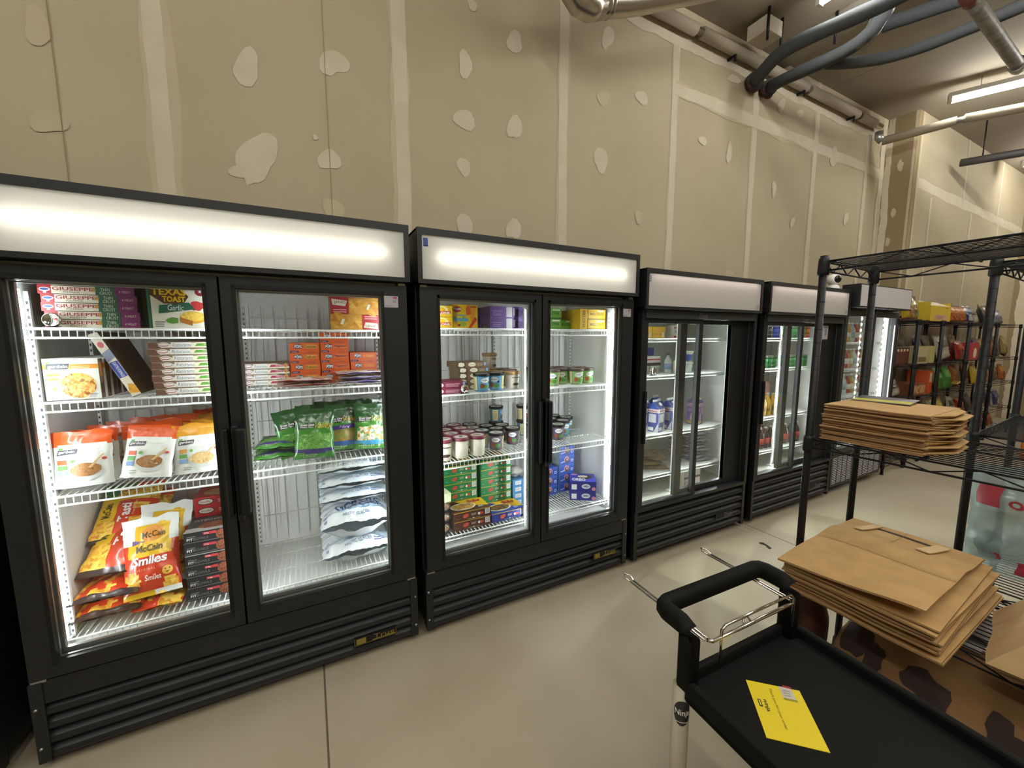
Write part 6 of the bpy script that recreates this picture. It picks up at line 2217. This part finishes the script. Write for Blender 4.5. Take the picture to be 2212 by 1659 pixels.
# torn sack under the lower shelf
SACK = mat('sack paper', '#8f6c43', .85, var='#7c5a36', vscale=6, bump=.1, bscale=60)
DARKP = mat('dark sack print', '#2c1a14', .8)
m = MB()
def sk(x, y):
    """x along the sack (0..0.66), y around it (0..1) from the lower front edge over the top"""
    a = math.radians(-20 + 150 * y)
    r = .21 + .015 * noise.noise(Vector((x * 5, y * 3, 2))) + .01 * noise.noise(Vector((x * 14, y * 7, 5)))
    e = min(1, max(.05, x / .08)) ** .4 * min(1, max(.05, (.66 - x) / .08)) ** .4
    return Vector((x, .21 - r * math.cos(a) * (.55 + .45 * e), .15 + .155 + r * 1.02 * math.sin(a) * (.3 + .7 * e)))
m.grid(lambda u, v: sk(u * .66, v), 34, 22, SACK)
m.add([sk(0, i / 12) for i in range(13)] + [sk(.66, i / 12) for i in range(13)], [tuple(range(13)), tuple(range(25, 12, -1))], SACK)
m.box((.02, .10, .15), (.64, .36, .25), SACK)
def f(x, y):
    p = sk(x, y)
    n = (sk(x, y + .01) - sk(x, y - .01)).cross(sk(x + .004, y) - sk(x - .004, y))
    return p, -n.normalized() if n.dot(Vector((0, -1, .4))) < 0 else n.normalized()
p = Pan(m, f=f, eps=.0025)
for k, (cx, cy, rx, ry) in enumerate(((.07, .44, .045, .13), (.13, .36, .03, .10), (.26, .36, .055, .08), (.30, .33, .03, .07), (.43, .33, .028, .10), (.46, .28, .02, .06), (.54, .28, .05, .07), (.60, .26, .028, .06))):
    p.ell(cx, cy, rx, ry, DARKP, 1 + .2 * k, n=16, jit=.45, seed=k)
tag(m.obj('paper_sack'), RM @ Vector((.11, .0, -.005)), (0, 0, q), 'brown paper sack with dark wavy patches on the bottom rack shelf', 'sack')
m = MB()
bm = bmesh.new()
bmesh.ops.create_icosphere(bm, subdivisions=3, radius=1)
for v in bm.verts:
    n = noise.noise(v.co * 1.6)
    v.co = Vector((v.co.x * .075, v.co.y * .1, .19 + v.co.z * .19)) * (1 + .12 * n)
m.bm(bm, mat('maroon sack', '#3a1a14', .75, var='#4a2a1c', vscale=20), None, True)
tag(m.obj('maroon_bundle'), RM @ Vector((.0, .12, .147)), (0, 0, q), 'dark maroon bundle at the left end of the bottom rack shelf', 'bundle')
m = MB()
m.box((0, 0, 0), (.30, .2, .006), flat('#b8b4ae', .5))
Pan(m, (0, 0, .006), (1, 0, 0), (0, 1, 0)).lines(.04, .02, .26, .17, 7, GREY)
tag(m.obj('paper_sheet'), RM @ Vector((.16, .20, .524)), (0, 0, q), 'white printed sheet lying on the paper sack under the lower shelf', 'paper')
m = MB()
m.rbox((0, 0, 0), (.075, .1, .022), flat('#a82024', .4), .006)
tag(m.obj('red_packet'), RM @ Vector((.31, .07, .524)), (0, 0, q + .2), 'small red packet beside the white sheet on the paper sack', 'packet')

# translucent plastic bag on the rear rack
POLY = glass('greenish film', (.72, .80, .78), .08, .15, haze=.42, hazecol=(.42, .52, .52))
PRED = flat('#8f2530', .45)
def dec(p, w, h):
    p.poly([(w * .06, h * .62), (w * .24, h * .62), (w * .24, h * .80), (w * .06, h * .80)], PRED, 2)
    p.text('optim', w * .30, h * .60, w * .82, h * .74, PRED, 2, bold=.02)
    p.ell(w * .2, h * .25, w * .1, h * .14, flat('#6a7a78', .5), 2)
    p.poly([(w * .42, h * .06), (w * .72, h * .06), (w * .72, h * .17), (w * .42, h * .17)], PRED, 2)
    p.poly([(w * .16, h * .12), (w * .3, h * .14), (w * .3, h * .2), (w * .16, h * .18)], PRED, 2)
o = pouch('plastic_bag', .38, .43, .12, lambda u, v: POLY, dec, seed=91, gusset=True, wr=.016, kw=12)
tag(o, (3.12, -1.545, .617), (0, 0, math.radians(-88)), 'greenish see-through plastic bag with red lettering on the rear rack', 'bag')
m = MB()
bm = bmesh.new()
bmesh.ops.create_icosphere(bm, subdivisions=3, radius=1)
for v in bm.verts:
    v.co = Vector((v.co.x * .07, v.co.y * .12, .11 + v.co.z * .11)) * (1 + .1 * noise.noise(v.co * 2))
m.bm(bm, mat('bag content', '#3c5254', .6, var='#566a68', vscale=15), None, True)
tag(m.obj('dark_bundle'), (3.30, -1.62, .605), 0, 'dark grey green bundle behind the plastic bag on the rear rack', 'bundle')
o = pouch('plastic_bag', .3, .2, .03, lambda u, v: mat('crumpled film', '#9a9288', .3, var='#6f655a', vscale=18, coat=.5), None, seed=95, gusset=False, wr=.01)
tag(o, RM @ Vector((.44, .24, .554)), (math.radians(-90), 0, q), 'crumpled clear plastic bag on the bottom shelf under the wire', 'bag')

# ------------------------------------------------------------------ cart
CBL = mat('cart black plastic', '#0c0c0b', .7, spec=.15, bump=.12, bscale=500)
CX0, CX1, CY0, CY1, CZ = 1.378, 1.835, -2.06, -1.305, .745
o = empty('utility_cart', (1.615, -1.68, 0), math.radians(-2), 'black service cart with beige legs in the lower right foreground', 'cart')
def lc(x, y, z):
    return (x - 1.615, y + 1.68, z)
def tray(z, name, lip=.03):
    m = MB()
    x0, y0, x1, y1 = CX0 - 1.615, CY0 + 1.68, CX1 - 1.615, CY1 + 1.68
    m.rbox((x0, y0, z - .06), (x1, y1, z - lip), CBL, .012)
    for lo, hi in (((x0, y0, z - .055), (x0 + .02, y1, z)), ((x1 - .02, y0, z - .055), (x1, y1, z)), ((x0, y1 - .02, z - .055), (x1, y1, z)), ((x0, y0, z - .055), (x1, y0 + .02, z))):
        m.rbox(lo, hi, CBL, .008)
    m.obj(name, o)
tray(CZ, 'top_tray')
tray(.30, 'lower_tray')
BEI = mat('beige cart leg', '#a39b86', .5)
for x in (CX0 + .010, CX1 - .03):
    for y in (CY0 + .03, CY1 - .012):
        m = MB()
        a = lc(x, y, 0)
        m.tube([(a[0], a[1], .09), (a[0], a[1], CZ - .03)], .0205, BEI, n=20)
        if y > -1.6 and x < 1.6:
            def f(s, t, a=a):
                ang = s / .021 + math.radians(-128)
                n = Vector((math.cos(ang), math.sin(ang), 0))
                return Vector((a[0], a[1], t)) + n * .0207, n
            p = Pan(m, f=f, eps=.0004)
            p.ell(0, .655, .021, .034, flat('#26262a', .35), 1)
            p.text('Ninja', -.0175, .646, .0175, .666, WHITE, 3, bold=.01)
            p.rect(-.014, .631, .014, .6325, WHITE, 2, k=3)
        m.obj('leg', o)
        m = MB()
        m.tube([(a[0] - .014, a[1], .045), (a[0] + .014, a[1], .045)], .045, BLK2, n=16)
        m.box((a[0] - .02, a[1] - .02, .06), (a[0] + .02, a[1] + .02, .1), CBL)
        m.obj('caster', o)
# handle loop
hz = .868
xl, xr, ya, yb = CX0 + .018, CX1 - .035, CY1 - .02, CY1 + .072
def sec(pts, w, h):
    """bar of rounded rectangular section along pts"""
    m = MB()
    bm_pts = [Vector(lc(*p)) for p in pts]
    vs, fs = [], []
    prof = [(-w, -h * .6), (-w * .6, -h), (w * .6, -h), (w, -h * .6), (w, h * .6), (w * .6, h), (-w * .6, h), (-w, h * .6)]
    for i, p in enumerate(bm_pts):
        a, c = bm_pts[max(0, i - 1)], bm_pts[min(len(bm_pts) - 1, i + 1)]
        d = (c - a).normalized()
        up = Vector((0, 0, 1)) if abs(d.z) < .8 else Vector((0, 1, 0))
        x = d.cross(up).normalized()
        y = x.cross(d)
        for q0, q1 in prof:
            vs.append(p + x * q0 + y * q1)
    n = len(prof)
    for i in range(len(bm_pts) - 1):
        for j in range(n):
            fs.append((i * n + j, i * n + (j + 1) % n, (i + 1) * n + (j + 1) % n, (i + 1) * n + j))
    fs += [tuple(range(n - 1, -1, -1)), tuple(range((len(bm_pts) - 1) * n, len(bm_pts) * n))]
    m.add(vs, fs, CBL, True)
    return m
c = .022
pts = [(xl, ya, CZ - .03), (xl, ya, hz - c), (xl, ya + .006, hz - .006), (xl, ya + c, hz), (xl, yb - c, hz), (xl + .006, yb - .006, hz), (xl + c, yb, hz), (xr - c, yb, hz), (xr - .006, yb - .006, hz), (xr, yb - c, hz), (xr, ya + c, hz), (xr, ya + .006, hz - .006), (xr, ya, hz - c), (xr, ya, CZ - .03)]
sec(pts, .019, .022).obj('handle', o)
# chrome wire hooks clipped behind the handle
def chrome(pts, r=.0035):
    m = MB()
    m.tube([lc(*p) for p in pts], r, CHROME, n=8)
    return m
h = empty('wire_basket_hanger', (1.615, -1.68, 0), math.radians(-2), 'chrome wire hanger with two long looped prongs hooked on the cart handle', 'hanger')
zq = .842
for x in (xl + .035, xr - .03):
    m = MB()
    for s in (-.0055, .0055):
        m.tube([lc(x + s, ya - .02, zq), lc(x + s, yb + .145, zq - .0)], .0028, CHROME, n=8)
    m.tube([lc(x - .0055, yb + .145, zq), lc(x - .012, yb + .165, zq + .004), lc(x, yb + .18, zq + .006), lc(x + .012, yb + .165, zq + .004), lc(x + .0055, yb + .145, zq)], .0028, CHROME, n=8)
    m.obj('prong', h)
chrome([(xl + .035, ya - .02, zq), (xl + .045, ya - .03, zq), (xr - .04, ya - .03, zq), (xr - .03, ya - .02, zq)], .0048).obj('cross_bar', h)
chrome([(xl + .075, ya - .03, zq - .07), (xl + .075, ya - .03, zq + .018), (xl + .09, ya - .03, zq + .028), (xr - .05, ya - .03, zq + .028), (xr - .035, ya - .03, zq + .012), (xr - .035, ya - .03, zq - .07)], .0036).obj('upper_bar', h)
chrome([(xl + .16, ya - .031, zq - .004), (xl + .17, ya - .02, zq + .012), (xl + .185, ya - .02, zq + .014), (xl + .19, ya - .03, zq)], .0028).obj('clip', h)
# yellow card
def rot2(a, b):
    return math.atan2(b[1] - a[1], b[0] - a[0])
m = MB()
cw, chh = .116, .15
m.box((0, 0, 0), (cw, chh, .0012), flat('#d3bd10', .5))
p = Pan(m, (0, 0, .0012), (1, 0, 0), (0, 1, 0), eps=.0003)
p.text('ninja', .020, .068, .031, .100, BLACK, 2, rot=-90, bold=.02)
p.rect(.010, .078, .017, .098, BLACK, 2)
p.rect(.012, .081, .015, .095, flat('#d3bd10', .5), 3)
p.text('Thank you for your order', .044, .030, .052, .138, flat('#55500f', .6), 2, rot=-90)
p.rect(.071, .118, .098, .150, flat('#b8b2a8', .5), 2)
p.poly([(.078, .150), (.100, .148), (.098, .155), (.082, .156)], flat('#8f2026', .5), 3)
p.lines(.075, .124, .094, .144, 3, flat('#8a847c'), 3)
p.poly([(.071, .112), (.1, .112), (.1, .118), (.071, .118)], flat('#8a8210', .5), 2)
tag(m.obj('yellow_card'), (1.446, -1.478 - .02, CZ - .0299), (0, 0, 0), 'bright yellow printed card lying on the black cart tray', 'card')
o2 = bpy.data.objects['yellow_card']
A0, B0 = Vector((1.452, -1.484)), Vector((1.529, -1.556))
o2.rotation_euler = (0, 0, math.atan2(B0.y - A0.y, B0.x - A0.x))
o2.location = (A0.x, A0.y, CZ - .0299)
# white plastic bag on the lower tray
o3 = pouch('plastic_bag', .16, .16, .08, lambda u, v: mat('white film', '#c9c9c0', .3, bump=.2, bscale=30, coat=.4), None, seed=97, gusset=True, wr=.012)
tag(o3, (1.575, -1.50, .285), (math.radians(-15), 0, .4), 'white crumpled plastic bag on the lower tray of the cart', 'bag')
# small black scrap and white strip on the floor
m = MB()
m.prism([(-.03, -.045), (-.005, -.05), (.012, -.01), (.02, .03), (.0, .045), (-.012, .035), (-.002, .0)], 0, .004, BLK2)
tag(m.obj('plastic_scrap'), (3.635, -.265, 0), 0, 'small black scrap of plastic on the floor near the coolers', 'scrap')
m = MB()
m.prism([(0, 0), (.022, -.004), (.05, -.20), (.03, -.20)], 0, .003, flat('#a8a08c'))
tag(m.obj('tape_strip'), (3.70, .12, 0), 0, 'pale tape strip on the floor at the corner of the milk cooler', 'tape')
